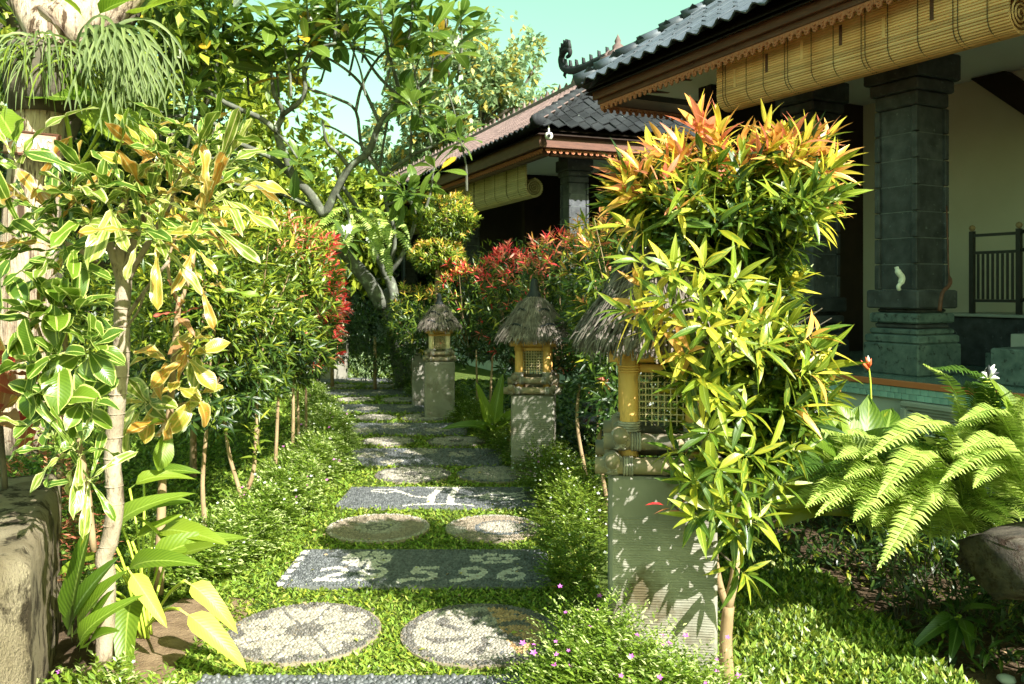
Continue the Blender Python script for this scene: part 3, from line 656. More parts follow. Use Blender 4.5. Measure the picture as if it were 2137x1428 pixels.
# roof tiles
def tile_mesh(nm, w, l, mat, seg=6, th=.016):
    b = MB(); prof = [(w*(i/seg-.5)*1.08, .026*math.cos(2*math.pi*i/seg*1.0)+.0) for i in range(seg+1)]; n = len(prof)
    V = [(x, 0, z) for x, z in prof]+[(x, l*1.14, z) for x, z in prof]+[(x, 0, z-th) for x, z in prof]+[(x, l*1.14, z-th) for x, z in prof]
    F = [(i, i+1, n+i+1, n+i) for i in range(seg)]+[(2*n+i, i, i+1, 2*n+i+1)[::-1] for i in range(seg)]+[(2*n+i, 3*n+i, 3*n+i+1, 2*n+i+1) for i in range(seg)]+[(0, n, 3*n, 2*n), (seg, 2*n+seg, 3*n+seg, n+seg)]
    b.add(V, F); return b.mesh(nm, M[mat])
def tmat(F, v, u, z, tilt, turn=0.0):       # tile x axis along the eave, y axis up the slope
    return F @ Matrix.Translation((v, u, z)) @ Matrix.Rotation(turn, 4, 'Z') @ Matrix.Rotation(-math.pi/2, 4, 'Z') @ Matrix.Rotation(tilt, 4, 'X')
tl = tile_mesh('roof_tile', .21, .24, 'tile_slate'); cs = math.cos(math.atan(TP)); sn = math.sin(math.atan(TP))
cnt = 0
for r in range(9):
    d = r*.24*cs
    for k in range(60):
        u = EU-.1-k*.21-d
        if u < 2.2-r*.2 or cnt >= 290: break
        link('roof_tile', tl, roof1, tmat(RS, EV+d-.06+random.uniform(-.006,.006), u, EZ+.045+d*TP+.012, math.atan(TP)-.05) @ Matrix.Rotation(random.uniform(-.03,.03), 4, 'Z')); cnt += 1
b = MB(RS)
def ridge_caps(F, p0, p1, root, mat, step=.26, r=.085):
    p0 = Vector(p0); p1 = Vector(p1); L = (p1-p0).length; d = (p1-p0)/L; n = int(L/step)
    for k in range(n):
        a = p0+d*k*step; q = MB(F); q.tube([a-d*.01+Vector((0,0,.03)), a+d*(step+.04)], [r, r*.86], 9); q.build('ridge_tile', M[mat], root, True)
ridge_caps(RS, (EV-.05,EU+.02,EZ+.05), (EV+4,EU-4.03,EZ+.06+4*TP), roof1, 'tile_slate')
# the return slope that the camera cannot see: one sheet of tiles
def tile_field(root, F, pts, tilt, turn, mat, w=.21, l=.24, seg=4, name='tile_rows'):
    """pts: list of (v,u,z) tile positions"""
    me = tile_mesh('tmp', w, l, mat, seg); nv = len(me.vertices); V = np.array([v.co[:] for v in me.vertices]); F_ = [tuple(p.vertices) for p in me.polygons]
    T['_t', 0] = (V, F_, [(0,0)]*sum(len(f) for f in F_)); n = len(pts); mm = tmat(F, 0, 0, 0, tilt, turn).to_3x3(); R = np.tile(np.array(mm), (n, 1, 1))
    pos = np.array([(F @ Vector(p))[:] for p in pts]); 
    o = join(name, [('_t', 0)], np.zeros(n, int), R, np.ones(n), pos, [mat], np.zeros(n, int), root, smooth=False); bpy.data.meshes.remove(me); return o
pts = []
for r in range(20):
    d = r*.24*cs
    for k in range(int((9-d)/.21)):
        v = EV+.1+d+k*.21
        if v < EV+9-d*1.2: pts.append((v, EU-d+.06, EZ+.045+d*TP))
tile_field(roof1, RS, pts, math.atan(TP)-.05, -math.pi/2, 'tile_slate')
# ------------------------------------------------------------------ rolled bamboo blinds
def blind(label, F, v, u0, u1, ztop, zroll, loc, rr=.13, slat='slat', nstr=9, tilt=0.0, patches=True):
    t = thing('bamboo_blind', label, 'blind', loc); L = u1-u0
    path = []; z = ztop; pitch = .021 if slat == 'slat' else .034
    while z > zroll+rr*.2: path.append((0, z, 0)); z -= pitch
    a = 0.0
    while a < 1.5*math.pi: path.append((rr-rr*math.cos(a), zroll+rr*.2-rr*math.sin(a), a)); a += pitch/rr
    b = MB(F)
    for i, (dx, z, a) in enumerate(path):
        r = pitch*.55; ofs = random.uniform(-.001,.001); cuts = [0, L]
        b.tube([(v+dx+ofs, u0, z+tilt*0), (v+dx+ofs, u1, z+tilt*L)], r, 5)
    b.build('slats', M[slat], t, kind='stuff')
    for e, uu in ((0, u0+.004), (1, u1-.004)):       # coiled end of the roll
        b = MB(F); q = []
        for k in range(50): a = k*.42; rad = rr*(1-k/56.0); q.append((v+rr-rad*math.cos(a), uu, zroll+rr*.2-rad*math.sin(a)+tilt*L*e))
        b.tube(q, .0075, 4); b.build('coil_edge', M[slat], t)
    for k in range(nstr):
        u = u0+L*(k+.5)/nstr+random.uniform(-.03,.03)
        for s in ((0, .035) if k % 3 == 1 else (0,)):
            b = MB(F); b.tube([(v+dx-.004-pitch*.55*(1 if a < 1.2 else .2), u+s, z-(.009 if a > 1.2 else 0)+tilt*(u-u0)) for dx, z, a in path[::2]], .0035, 4); b.build('cord', M['cord'], t)
    if patches:
        for k in range(7):
            u = u0+L*(k+.35)/7; z0 = zroll+random.uniform(.05,.14); b = MB(F)
            b.box(v-.0125, u, z0+tilt*(u-u0), v-.0105, u+.03, z0+.16+tilt*(u-u0)); b.build('slat_splice', M['wood_red' if k % 2 else 'slat'], t)
    return t
blind('long honey coloured bamboo blind rolled up under the near blue-grey roof', R1, 5.42, 3.42, 6.2, 3.85, 3.27, W1(5.42, 3.7, 3.1), rr=.125, nstr=11)
blind('end of the next bamboo blind, frayed and dark, at the top right corner', R1, 5.42, .4, 3.22, 3.85, 3.27, W1(5.42, .2, 3.1), rr=.125, nstr=5, patches=False)
# small things on the near column
o = MB(); c0 = P(1873, 563, 6.62); o.tube(smooth_path([c0+Vector(q) for q in ((-.01,0,.02),(.0,-.01,-.02),(.028,-.01,-.06),(.02,-.01,-.10),(.0,-.01,-.13),(.012,0,-.155))]), [.016]*3+[.024]*10+[.016]*8, 8)
tag(o.build('wall_ornament', M['white_plastic'], None, True), 'small pale S shaped ornament stuck on the near stone column', 'ornament')
o = MB(); o.tube(smooth_path([P(1975,430,6.95),P(1979,560,6.85),P(1982,592,6.78),P(1966,612,6.75),P(1960,650,6.73)]), [.006]*6+[.016]*11, 6)
tag(o.build('hanging_cord', M['wood_red'], None, True), 'dark red cord hanging down the right edge of the near stone column', 'cord')
# ------------------------------------------------------------------ middle pavilion
A2 = math.atan2(.368, .93); R2 = Matrix.Rotation(A2, 4, 'Z')
def W2(v, u, z): return R2 @ Vector((v, u, z))
E2V, E2Z, E2U, TP2 = 4.86, 3.82, 11.31, .60
mid = thing('middle_pavilion', 'middle pavilion with long pink-brown tiled roof and mossy dark hip end', 'building', W2(6, 14, 0))
b = MB(R2); b.box(5.6, 11.9, -.03, 15, 41, .7); b.build('plinth_wall', M['plaster_pale'], mid)
b = MB(R2); b.box(5.5, 11.8, .702, 15, 41, .75); b.build('floor', M['column_stone_green'], mid)
b = MB(R2); b.box(7.8, 12.5, .752, 8.0, 41, 3.80); b.build('back_wall', M['wood_dark'], mid)
b = MB(R2); b.box(5.3, 11.75, 3.82, 12, 41, 3.86); b.build('ceiling', M['ceiling_white'], mid)
b = MB(R2); b.box(6.6, 16.0, .752, 7.8, 16.15, 3.81); b.box(6.9, 12.3, .752, 12, 12.45, 3.81); b.build('cross_wall', M['wood_dark'], mid)
column(mid, R2, 5.95, 12.35, .75, 2.95, .84, mat='column_stone', mbase='column_stone')
column(mid, R2, 5.95, 17.5, .75, 2.95, .84, mbase='column_stone'); column(mid, R2, 5.95, 22.5, .75, 2.95, .84, mbase='column_stone')
W = 4.0; UE = 41
roof2 = sub_root('roof', mid, W2(E2V, E2U, E2Z))
b = MB(R2); z0 = E2Z-.03
for dz, rev in ((0, 0), (-.06, 1)):
    q = [(E2V+.02,UE,z0+dz),(E2V+.02,E2U+.02,z0+dz),(E2V+W,E2U+W,z0+W*TP2+dz),(E2V+W,UE,z0+W*TP2+dz)]; b.add(q, [(3,2,1,0) if rev else (0,1,2,3)])
    q = [(E2V+.02,E2U+.02,z0+dz),(E2V+2*W,E2U+.02,z0+dz),(E2V+W,E2U+W,z0+W*TP2+dz)]; b.add(q, [(2,1,0) if rev else (0,1,2)])
    q = [(E2V+2*W,UE,z0+dz),(E2V+2*W,E2U+.02,z0+dz),(E2V+W,E2U+W,z0+W*TP2+dz),(E2V+W,UE,z0+W*TP2+dz)]; b.add(q, [(3,2,1,0) if rev else (0,1,2,3)])
b.build('roof_deck', M['wood_dark'], roof2)
b = MB(R2); b.box(E2V+.08, E2U+.1, E2Z-.26, E2V+.13, UE, E2Z-.07, bev=.006); b.box(E2V+.14, E2U+.10, E2Z-.26, E2V+2*W-.1, E2U+.15, E2Z-.07, bev=.006)
b.box(E2V+.2, E2U+.25, E2Z-.36, E2V+.3, UE, E2Z-.20, bev=.006); b.box(E2V+.32, E2U+.22, E2Z-.36, E2V+2*W-.3, E2U+.32, E2Z-.20, bev=.006); b.build('fascia_board', M['wood_red'], roof2)
lace(roof2, R2, E2V+.17, E2U+.2, 30, E2Z-.262, .07, pitch=.1); lace(roof2, R2, E2U+.17, E2V+.2, E2V+5, E2Z-.262, .07, ax='v', pitch=.1)
pts = []; cs2 = cs
for r in range(20):
    d = r*.24*cs2
    for k in range(int((UE-E2U-d)/.21)): pts.append((E2V+d-.06, E2U+.1+d+k*.21, E2Z+.045+d*TP2))
tile_field(roof2, R2, pts, math.atan(TP2)-.05, 0, 'tile_terracotta', name='front_tiles')
pts = []
for r in range(20):
    d = r*.24*cs2
    for k in range(int((2*W-2*d)/.21)): pts.append((E2V+.1+d+k*.21+random.uniform(-.01,.01), E2U+d-.06, E2Z+.045+d*TP2+random.uniform(-.008,.012)))
tile_field(roof2, R2, pts, math.atan(TP2)-.05, math.pi/2, 'tile_weathered', name='hip_tiles')
pts = [(E2V-.10, E2U+.1+k*.21, E2Z+.03) for k in range(int((UE-E2U)/.21))]
tile_field(roof2, R2, pts, .1, 0, 'tile_weathered', name='eave_tiles')
ridge_caps(R2, (E2V-.03,E2U-.03,E2Z+.05), (E2V+W,E2U+W,E2Z+.06+W*TP2), roof2, 'tile_weathered', .3, .10)
b = MB(R2); b.box(E2V+W-.09, E2U+W, E2Z+W*TP2-.02, E2V+W+.09, UE, E2Z+W*TP2+.15, bev=.02)
for k in range(60): b.tube([(E2V+W, E2U+W+2+k*.38, E2Z+W*TP2+.14), (E2V+W, E2U+W+2+k*.38, E2Z+W*TP2+.26+.05*(k % 2))], [.07,.015], 5)
b.build('ridge_crest', M['tile_terracotta'], roof2)
# carved ridge ornaments
def scroll(root, F, base, sgn, sc, mat):
    b = MB(F); v, u, z = base; pts = []; 
    spine = [(0,0),(.5,.05),(1.0,.10),(1.45,.24),(1.75,.50),(1.80,.78),(1.66,.93),(1.50,.86),(1.50,.72),(1.60,.70)]
    sp = smooth_path([(v, u+sgn*x*sc*1.9, z+y*sc) for x, y in spine], 4); n = len(sp)
    b.tube(sp, [sc*(.17-.12*i/n) for i in range(n)], 6)
    for k in range(2, n-8, 2):
        p = sp[k]; b.tube([p+Vector((0,0,.06*sc)), p+Vector((0, sgn*.05*sc, .28*sc)), p+Vector((0, sgn*.14*sc, .34*sc))], [.07*sc,.05*sc,.012*sc], 5)
    for k in (6, 10, 14): 
        p = sp[min(k, n-1)]; b.tube([p+Vector((0,0,-.02)), p+Vector((0,sgn*.12*sc,-.16*sc)), p+Vector((0,sgn*.02*sc,-.26*sc))], [.06*sc,.05*sc,.02*sc], 5)
    return b.build('carved_scroll', M[mat], root, True)
rz = E2Z+W*TP2+.1
scroll(roof2, R2, (E2V+W, E2U+W+1.0, rz+.20), 1, .82, 'tile_weathered')
b = MB(R2); q_ = .58; b.lathe([(.34*q_*2.0,-.1),(.36*q_*2.0,.16*q_),(.24*q_*1.7,.26*q_),(.30*q_*1.5,.36*q_),(.33*q_,.42*q_),(.20*q_,.50*q_),(.22*q_,.62*q_),(.10*q_,.74*q_),(.12*q_,.84*q_),(.03*q_,1.02*q_),(.0,1.10*q_)], (E2V+W, E2U+W+.95, rz), 10, wob=.06)
for k in range(8):
    a = k*.785; b.tube([(E2V+W+.22*math.cos(a), E2U+W+.95+.22*math.sin(a), rz+.04), (E2V+W+.30*math.cos(a), E2U+W+.95+.30*math.sin(a), rz+.16), (E2V+W+.20*math.cos(a), E2U+W+.95+.20*math.sin(a), rz+.27)], [.06,.04,.01], 5)
b.build('roof_finial', M['tile_terracotta'], roof2, True)
b = MB(R2)
for s in range(5):
    b.tube([(E2V-.04+.09*s, E2U-.04+.09*s, E2Z+.03+.05*s), (E2V-.08+.09*s, E2U-.08+.09*s, E2Z+.13+.05*s), (E2V-.0+.09*s, E2U-.0+.09*s, E2Z+.20+.05*s)], [.06,.045,.012], 6)
b.build('corner_ornament', M['tile_weathered'], roof2, True)
blind('pale bamboo blind rolled up under the eave of the middle pavilion', R2, E2V+.45, 12.8, 17.2, 3.72, 3.12, W2(5.3, 15, 3.1), rr=.14, slat='slat_pale', nstr=8, patches=False)
blind('farther pale bamboo blind behind the frangipani branches', R2, E2V+.45, 17.8, 30, 3.72, 2.95, W2(5.3, 23, 3.0), rr=.14, slat='slat_pale', nstr=9, patches=False)
sc_ = thing('security_camera', 'small white round camera under the corner of the middle eave', 'security camera', P(1145, 284, 12.35))
o = MB(); cpos = P(1145, 284, 12.35); o.lathe([(.0,.05),(.045,.045),(.06,.0),(.045,-.045),(.0,-.06)], cpos, 12); o.build('housing', M['white_plastic'], sc_, True)
o = MB(); o.tube([cpos+Vector((0,-.05,-.005)), cpos+Vector((0,-.07,-.01))], [.028,.02], 10); o.build('lens', M['iron_black'], sc_)
o = MB(); o.tube([cpos+Vector((0,0,.04)), cpos+Vector((0,.05,.16))], .012, 6); o.build('bracket', M['white_plastic'], sc_)
# ------------------------------------------------------------------ lanterns on concrete pillars
def lantern(x, y, ztop, w, s, rot, labP, labL, zb=-.03, lodge=1.0):
    F = Matrix.Translation((x, y, 0)) @ Matrix.Rotation(rot, 4, 'Z')
    p = thing('concrete_pillar', labP, 'pillar', (x, y, 0), 'concrete lantern pillars')
    h = w/2; b = MB(F); b.box(-h, -h, zb, h, h, ztop-.0005, bev=.012); b.build('shaft', M['concrete'], p)
    if y < 8:                                    # combed grooves: real ridges round the shaft
        n = int((ztop-.16)/(.0095 if y < 5 else .017)); st = (ztop-.16)/n; g = MB(F)
        for k in range(n):
            z = .02+k*st+random.uniform(-.001,.001); d = random.uniform(.0008,.0026); e = st*random.uniform(.2,.38)
            for (ax, sgn) in ((0,1),(0,-1),(1,1),(1,-1)):
                prev = None; V = []; seg = 9
                for i in range(seg+1):
                    q = -h+.016+(2*h-.032)*i/seg; jz = z+random.uniform(-.0012,.0012)
                    for (dd, zz) in ((0,jz-e),(d,jz),(0,jz+e)): V.append((q, sgn*(h+dd), zz) if ax == 0 else (sgn*(h+dd), q, zz))
                Fc = []
                for i in range(seg):
                    for j in range(2): Fc.append((i*3+j, (i+1)*3+j, (i+1)*3+j+1, i*3+j+1))
                g.add(V, Fc)
        g.build('combed_ridges', M['concrete'], p, kind='stuff')
    
    t = thing('garden_lantern', labL, 'lantern', (x, y, ztop), 'thatched bamboo garden lanterns')
    def bar(a, c, r, nm='bamboo_pole', m='bamboo_grey', n=10, nodes=True):
        q = MB(F); a = Vector(a); c = Vector(c); L = (c-a).length; pts = [a]; rad = [r]
        if nodes:
            k = .5
            while k*.16*s < L: 
                m_ = a+(c-a)*(k*.16*s/L); d = (c-a)/L*.006*s; pts += [m_-d, m_, m_+d]; rad += [r, r*1.10, r]; k += 1
        pts.append(c); rad.append(r); q.tube(pts, rad, n, xf=None); q.build(nm, M[m], t, True)
    def wrap(c, r, ax, m='rattan', turns=5):
        q = MB(F); c = Vector(c); u_ = Vector(ax).normalized(); e = u_.orthogonal().normalized(); f = u_.cross(e)
        for k in range(turns):
            cc = c+u_*((k-turns/2+.5)*.009*s); q.tube([cc+(e*math.cos(a)+f*math.sin(a))*r for a in np.arange(13)*math.pi/6], .0048*s, 4, cap=False)
        q.build('rattan_lashing', M[m], t, True)
    z = ztop; g = .175*s; R_ = .029*s
    # two tiers of crossed poles
    lant = t; t = sub_root('bamboo_base', lant, Vector((x, y, ztop)))
    for tier, (ext, zz) in enumerate(((.235*s, z+.035*s), (.205*s, z+.115*s))):
        o = g-.028*s*tier
        for sg in (-1, 1):
            bar((-ext, sg*o, zz), (ext, sg*o, zz), R_, m='bamboo_grey'); bar((sg*o, -ext, zz+.025*s), (sg*o, ext, zz+.025*s), R_*.9, m='bamboo_grey')
            for sg2 in (-1, 1):
                wrap((sg*(o), sg2*o, zz+.006*s), R_*1.16, (1, .9*sg, .3)); wrap((sg*(o), sg2*o, zz+.006*s), R_*1.16, (1, -.9*sg, -.3)); wrap((sg*(o)-sg*.055*s, sg2*o, zz), R_*1.05, (1,0,0), turns=4)
    pz0, pz1 = z, z+.44*s; q_ = .115*s; t = sub_root('lantern_box', lant, Vector((x, y, ztop+.2*s)))
    for sx in (-1, 1):
        for sy in (-1, 1):
            bar((sx*q_, sy*q_, pz0), (sx*q_, sy*q_, pz1), .034*s if sx*sy else .03, 'corner_post', 'bamboo' if lodge < 1.5 else 'bamboo_pale', nodes=False)
            wrap((sx*q_, sy*q_, z+.165*s), .037*s, (0,0,1), turns=4); wrap((sx*q_, sy*q_, z+.37*s), .037*s, (0,0,1), 'bamboo', turns=3)
    for sg in (-1, 1):
        bar((-.19*s, sg*q_, pz1-.02*s), (.19*s, sg*q_, pz1-.02*s), .030*s, 'top_pole', 'bamboo'); bar((sg*q_, -.19*s, pz1+.03*s), (sg*q_, .19*s, pz1+.03*s), .030*s, 'top_pole', 'bamboo')
        bar((-q_, sg*q_*.98, z+.37*s), (q_, sg*q_*.98, z+.37*s), .016*s, 'rail', 'bamboo', 7, False); bar((sg*q_*.98, -q_, z+.36*s), (sg*q_*.98, q_, z+.36*s), .016*s, 'rail', 'bamboo', 7, False)
        for ax in (0, 1):                        # lattice on each side
            q = MB(F)
            for k in range(8):
                a = -q_+.037*s+k*.022*s
                q.tube([(a, sg*q_*.9, z+.165*s), (a, sg*q_*.9, z+.36*s)] if ax == 0 else [(sg*q_*.9, a, z+.165*s), (sg*q_*.9, a, z+.36*s)], .0023*s, 4)
            for k in range(8):
                zz = z+.182*s+k*.023*s; q.tube([(-q_, sg*q_*.92, zz), (q_, sg*q_*.92, zz)] if ax == 0 else [(sg*q_*.92, -q_, zz), (sg*q_*.92, q_, zz)], .0023*s, 4)
            q.build('lattice', M['bamboo_pale'], t)
    t = sub_root('thatched_roof', lant, Vector((x, y, pz1)))
    # thatch roof: inner cone plus rows of straw
    zr = pz1+.03*s; HR = (.34 if y > 5 else .36)*s; RR = .285*s
    def prof(t_): return RR*(1-t_)**.92*(1-.06*math.sin(t_*3.1))+.035*s*t_
    q = MB(F); q.lathe([(RR*.80, -.0)]+[(prof(k/8)*.90, HR*k/8) for k in range(9)], (0, 0, zr), 22); q.build('roof_core', M['thatch_dark'], t, True)
    n = 5200 if y < 5 else (3600 if y < 9 else 1100)
    th = RNG.uniform(0, 6.283, n); tt = RNG.uniform(0.02, .97, n)**1.15; pr = np.array([prof(v) for v in tt]); pd = np.array([prof(max(0, v-.28)) for v in tt])
    top = np.stack([pr*np.cos(th), pr*np.sin(th), zr+HR*tt+.012*s], 1); t2 = np.maximum(RNG.uniform(-.13,-.02,n), tt-RNG.uniform(.22,.38,n))
    bt = np.stack([(pd+.02*s)*np.cos(th+RNG.normal(0,.05,n)), (pd+.02*s)*np.sin(th), zr+HR*t2], 1)+RNG.normal(0,.015*s,(n,3))
    ww = RNG.uniform(.0013,.0030,n)*s*(1.9 if y > 8 else 1.2); tg = np.stack([-np.sin(th), np.cos(th), np.zeros(n)], 1)*ww[:, None]; outw = np.stack([np.cos(th), np.sin(th), np.ones(n)*.5], 1)
    md = (top+bt)/2+outw*(.014*s); V = np.stack([top-tg, top+tg, md+tg*1.1, md-tg*1.1, bt+tg, bt-tg, md+outw*ww[:, None]], 1)
    Fm = np.array(F); Vw = V.reshape(-1, 3)@Fm[:3, :3].T+Fm[:3, 3]
    fc = np.array([[0,1,2,6],[0,6,3,3],[3,6,5,5],[6,2,4,5]]); loops = []; tot = []
    tri = [(0,1,2,6),(0,6,3),(3,6,5),(6,2,4,5)]
    lp = np.array([i for f in tri for i in f]); loops = (lp[None]+np.arange(n)[:, None]*7).ravel(); tot = np.tile([4,3,3,4], n); st = np.concatenate([[0], np.cumsum(tot)[:-1]])
    link('thatch', mesh_np('thatch', Vw, loops, st, tot, [M['thatch']], None, None, True), t, None, None, 'stuff')
    for t_ in (.26, .62):
        q = MB(F); q.tube([((prof(t_)+.028*s)*math.cos(a), (prof(t_)+.028*s)*math.sin(a), zr+HR*t_+.022*s*math.sin(a*5)) for a in np.arange(37)*math.pi/18], .0105*s, 5, cap=False); q.build('tie_cord', M['rubber_black'], t, True)
    q = MB(F); q.lathe([(.068*s,-.05*s),(.055*s,.01*s),(.036*s,.04*s),(.026*s,.13*s),(.022*s,.135*s),(.0,.14*s)], (0, 0, zr+HR), 14); q.build('cap_spike', M['rubber_black'], t, True)
lantern(.585, 3.42, .80, .40, 1.08, -.10, 'nearest grey combed concrete pillar, dappled, behind the pink flowering bush', 'nearest thatched bamboo lantern, half hidden by orange tipped leaves')
lantern(.18, 7.05, .66, .345, .98, -.10, 'middle concrete pillar with horizontal combed grooves, second from the front', 'second thatched bamboo lantern on the combed grey pillar, black cap on top')
lantern(-.86, 10.2, .66, .35, .84, .12, 'greenish concrete pillar third from the front beside the path bend', 'third small thatched bamboo lantern against the red tipped hedge', lodge=2)
lantern(-3.0, 14.6, .66, .42, 1.0, .1, 'farthest concrete pillar beyond the red tips of the left hedge', 'farthest small lantern just under the red leaves of the left hedge', lodge=2)
b = MB(); c0 = P(880, 800, 11.2); b.box(c0.x-.12, 11.1, -.03, c0.x+.16, 11.5, .66, bev=.012); b.box(c0.x-.135, 11.085, .662, c0.x+.175, 11.515, .70, bev=.008)
tag(b.build('concrete_post', M['concrete']), 'plain green-grey concrete post just left of the third lantern pillar', 'post')
pot = thing('glazed_pot', 'round black glazed pot behind the second lantern pillar', 'pot', (.95, 7.9, 0))
b = MB(); b.lathe([(.16,0),(.30,.08),(.38,.22),(.36,.34),(.28,.42)], (.95, 7.9, 0), 24); b.build('bowl', M['black_glaze'], pot, True)
b = MB(); b.lathe([(.27,.41),(.31,.42),(.31,.45),(.25,.455)], (.95, 7.9, 0), 24); b.build('rim', M['black_glaze'], pot, True)
b = MB(); b.lathe([(.0,.40),(.26,.415)], (.95, 7.9, 0), 24); b.build('pot_soil', M['soil'], pot)
# ------------------------------------------------------------------ low stone wall, left foreground
bm_pts = []
def rough_block(name, prof_pts, path, mat, label, cat, seed, cap=True):
    r = random.Random(seed); V = []; F = []; n = len(prof_pts)
    for i, (c, dr) in enumerate(path):
        side = Vector((dr.y, -dr.x, 0))
        for (a, z) in prof_pts: V.append(Vector(c)+side*(a+r.uniform(-.007,.007))+Vector((0,0,z+r.uniform(-.006,.006)))+dr*r.uniform(-.01,.01))
    for i in range(len(path)-1):
        for k in range(n): F.append((i*n+k, (i+1)*n+k, (i+1)*n+(k+1) % n, i*n+(k+1) % n))
    F.append(tuple(range(n))); F.append(tuple(reversed(range((len(path)-1)*n, len(path)*n))))
    b = MB(); b.add(V, F); o = b.build(name, M[mat], None, True); return tag(o, label, cat)
ww = .42; pr_ = [(-ww,-.05)]+[(-ww+.0*i, .05+.08*i) for i in range(7)]+[(-ww+.012,.62),(-ww+.05,.655)]+[(-ww+.05+.055*i,.665) for i in range(1,13)]+[(ww-.03,.66),(ww-.004,.63)]+[(ww, .55-.08*i) for i in range(7)]+[(ww,-.05)]
d1 = Vector((-.40,.917,0)); c0 = Vector((-1.93, 2.60, 0)); path = [(c0+d1*(k*.055), d1) for k in range(-1, 24)]
low = rough_block('low_stone_wall', pr_, path, 'boulder_stone', 'low weathered stone planter wall at the left front with a worn flat top', 'wall', 5)
# ------------------------------------------------------------------ log bench, right front
bn = thing('log_bench', 'dark split log bench on a pale round leg at the right edge', 'bench', (2.0, 3.4, 0))
def log(c, d, L, rx, rz_, mat, root, nm, seed, segs=34, n=30):
    r = random.Random(seed); d = Vector(d).normalized(); s_ = Vector((-d.y, d.x, 0)).normalized(); V = []; F = []; off = [1+.07*math.sin(3*k*.21+seed)+.05*math.sin(7*k*.21)+r.uniform(-.02,.02) for k in range(n)]
    for i in range(segs+1):
        t = i/segs; e = 1-(.18*(abs(t-.5)*2)**8)
        for k in range(n):
            a = 2*math.pi*k/n; rr = off[k]*(1+r.uniform(-.035,.035)+.06*math.sin(t*17+k*.9)+.05*math.sin(t*41+k*2.1))*e; zz = math.sin(a)*rz_*rr
            if math.sin(a) > 0: zz *= .55
            V.append(Vector(c)+d*(t*L+r.uniform(-.01,.01))+s_*math.cos(a)*rx*rr+Vector((0,0,zz)))
    for i in range(segs):
        for k in range(n): F.append((i*n+k, i*n+(k+1) % n, (i+1)*n+(k+1) % n, (i+1)*n+k))
    F.append(tuple(range(n-1,-1,-1))); F.append(tuple(range(segs*n, (segs+1)*n)))
    b = MB(); b.add(V, F); return b.build(nm, M[mat], root, True)
log((1.80, 3.22, .50), (.86,.30,0), 1.5, .20, .17, 'log_wood', bn, 'seat', 3)
b = MB(); b.tube([(2.04,3.18,-.03),(2.03,3.18,.18),(2.045,3.19,.38)], [.085,.078,.088], 12); b.build('leg', M['log_end'], bn, True)
b = MB(); b.tube([(2.95,3.55,-.03),(2.95,3.55,.40)], [.085,.08], 12); b.build('leg', M['log_end'], bn, True)
# ------------------------------------------------------------------ big tree at the left with sign and epiphytes
TD = 5.0
tr = thing('big_tree', 'thick pinkish barked tree at the left edge carrying ferns', 'tree', (P(60,900,TD).x, TD, 0))
b = MB(); pts = smooth_path([P(40,940,TD), P(52,640,TD), P(66,420,TD), P(84,240,TD), P(104,130,TD), P(125,60,TD)]); n = len(pts)
r = random.Random(4)
b.tube(pts, [.155-.035*i/n+r.uniform(-.006,.006) for i in range(n)], 18); b.build('trunk', M['bark_pink'], tr, True)
for pl, ra in (([(120,70),(190,30),(260,-30),(330,-120),(380,-260)], .17), ([(110,80),(70,20),(20,-60),(-60,-160)], .13), ([(135,55),(150,10),(130,-50),(90,-150),(60,-300)], .10), ([(75,5),(110,30),(150,62),(205,85)], .028)):
    b = MB(); q = smooth_path([P(x, y, TD+(.1*i)) for i, (x, y) in enumerate(pl)]); b.tube(q, [ra*(1-.45*i/len(q)) for i in range(len(q))], 12); b.build('limb', M['bark_pink'], tr, True)
# its crown over the frame, seen as shade
L_ = Leaves(); n = 5200; c = np.array([-3.2, 6.2, 5.6]); pp = unit(n)*RNG.uniform(.45, 1, (n, 1))**.5*np.array([2.0, 1.9, 1.2])+c
cl = np.sin(pp[:,0]*4.1)*np.sin(pp[:,1]*3.7+1)*np.sin(pp[:,2]*4.5) > -.12; pp = pp[cl]; n = len(pp)
L_.add(pp, unit(n)+np.array([0,0,-.5]), unit(n)*.5+np.array([0,0,1]), RNG.uniform(.09,.17,n), 'small', pick(['leaf_mid','leaf_dark','leaf_green'],[4,3,2],n)); L_.build(tr, 0, rest='crown')
sg = thing('wooden_sign', 'small red-brown wooden sign reading PARKING nailed to the big tree', 'sign', P(62,300,TD-.2))
cpt = P(64, 301, TD-.19); rotS = Matrix.Translation(cpt) @ Matrix.Rotation(math.radians(-10), 4, 'Z') @ Matrix.Rotation(math.radians(7), 4, 'Y')
b = MB(rotS); b.box(-.165,-.012,-.058,.165,.012,.058,bev=.004); board = b.build('board', M['sign_wood'], sg)
b = MB(rotS); b.box(-.172,-.016,.0585,.172,.014,.068); b.box(-.172,-.016,-.068,.172,.014,-.0585); b.box(.1655,-.016,-.058,.174,.014,.058); b.build('frame_strip', M['wood_red'], board)
tc = bpy.data.curves.new('lettering', 'FONT'); tc.body = 'PARKING'; tc.size = .085; tc.extrude = .002; tc.align_x = 'CENTER'; tc.align_y = 'CENTER'
tmp = bpy.data.objects.new('tmp', tc); COL.objects.link(tmp); bpy.context.view_layer.update()
me = bpy.data.meshes.new_from_object(tmp); bpy.data.objects.remove(tmp); me.materials.clear(); me.materials.append(M['sign_paint']); me.name = 'lettering'
link('lettering', me, board, rotS @ Matrix.Translation((0,-.0145,0)) @ Matrix.Rotation(math.pi/2, 4, 'X') @ Matrix.Scale(.80, 4, (1,0,0)))
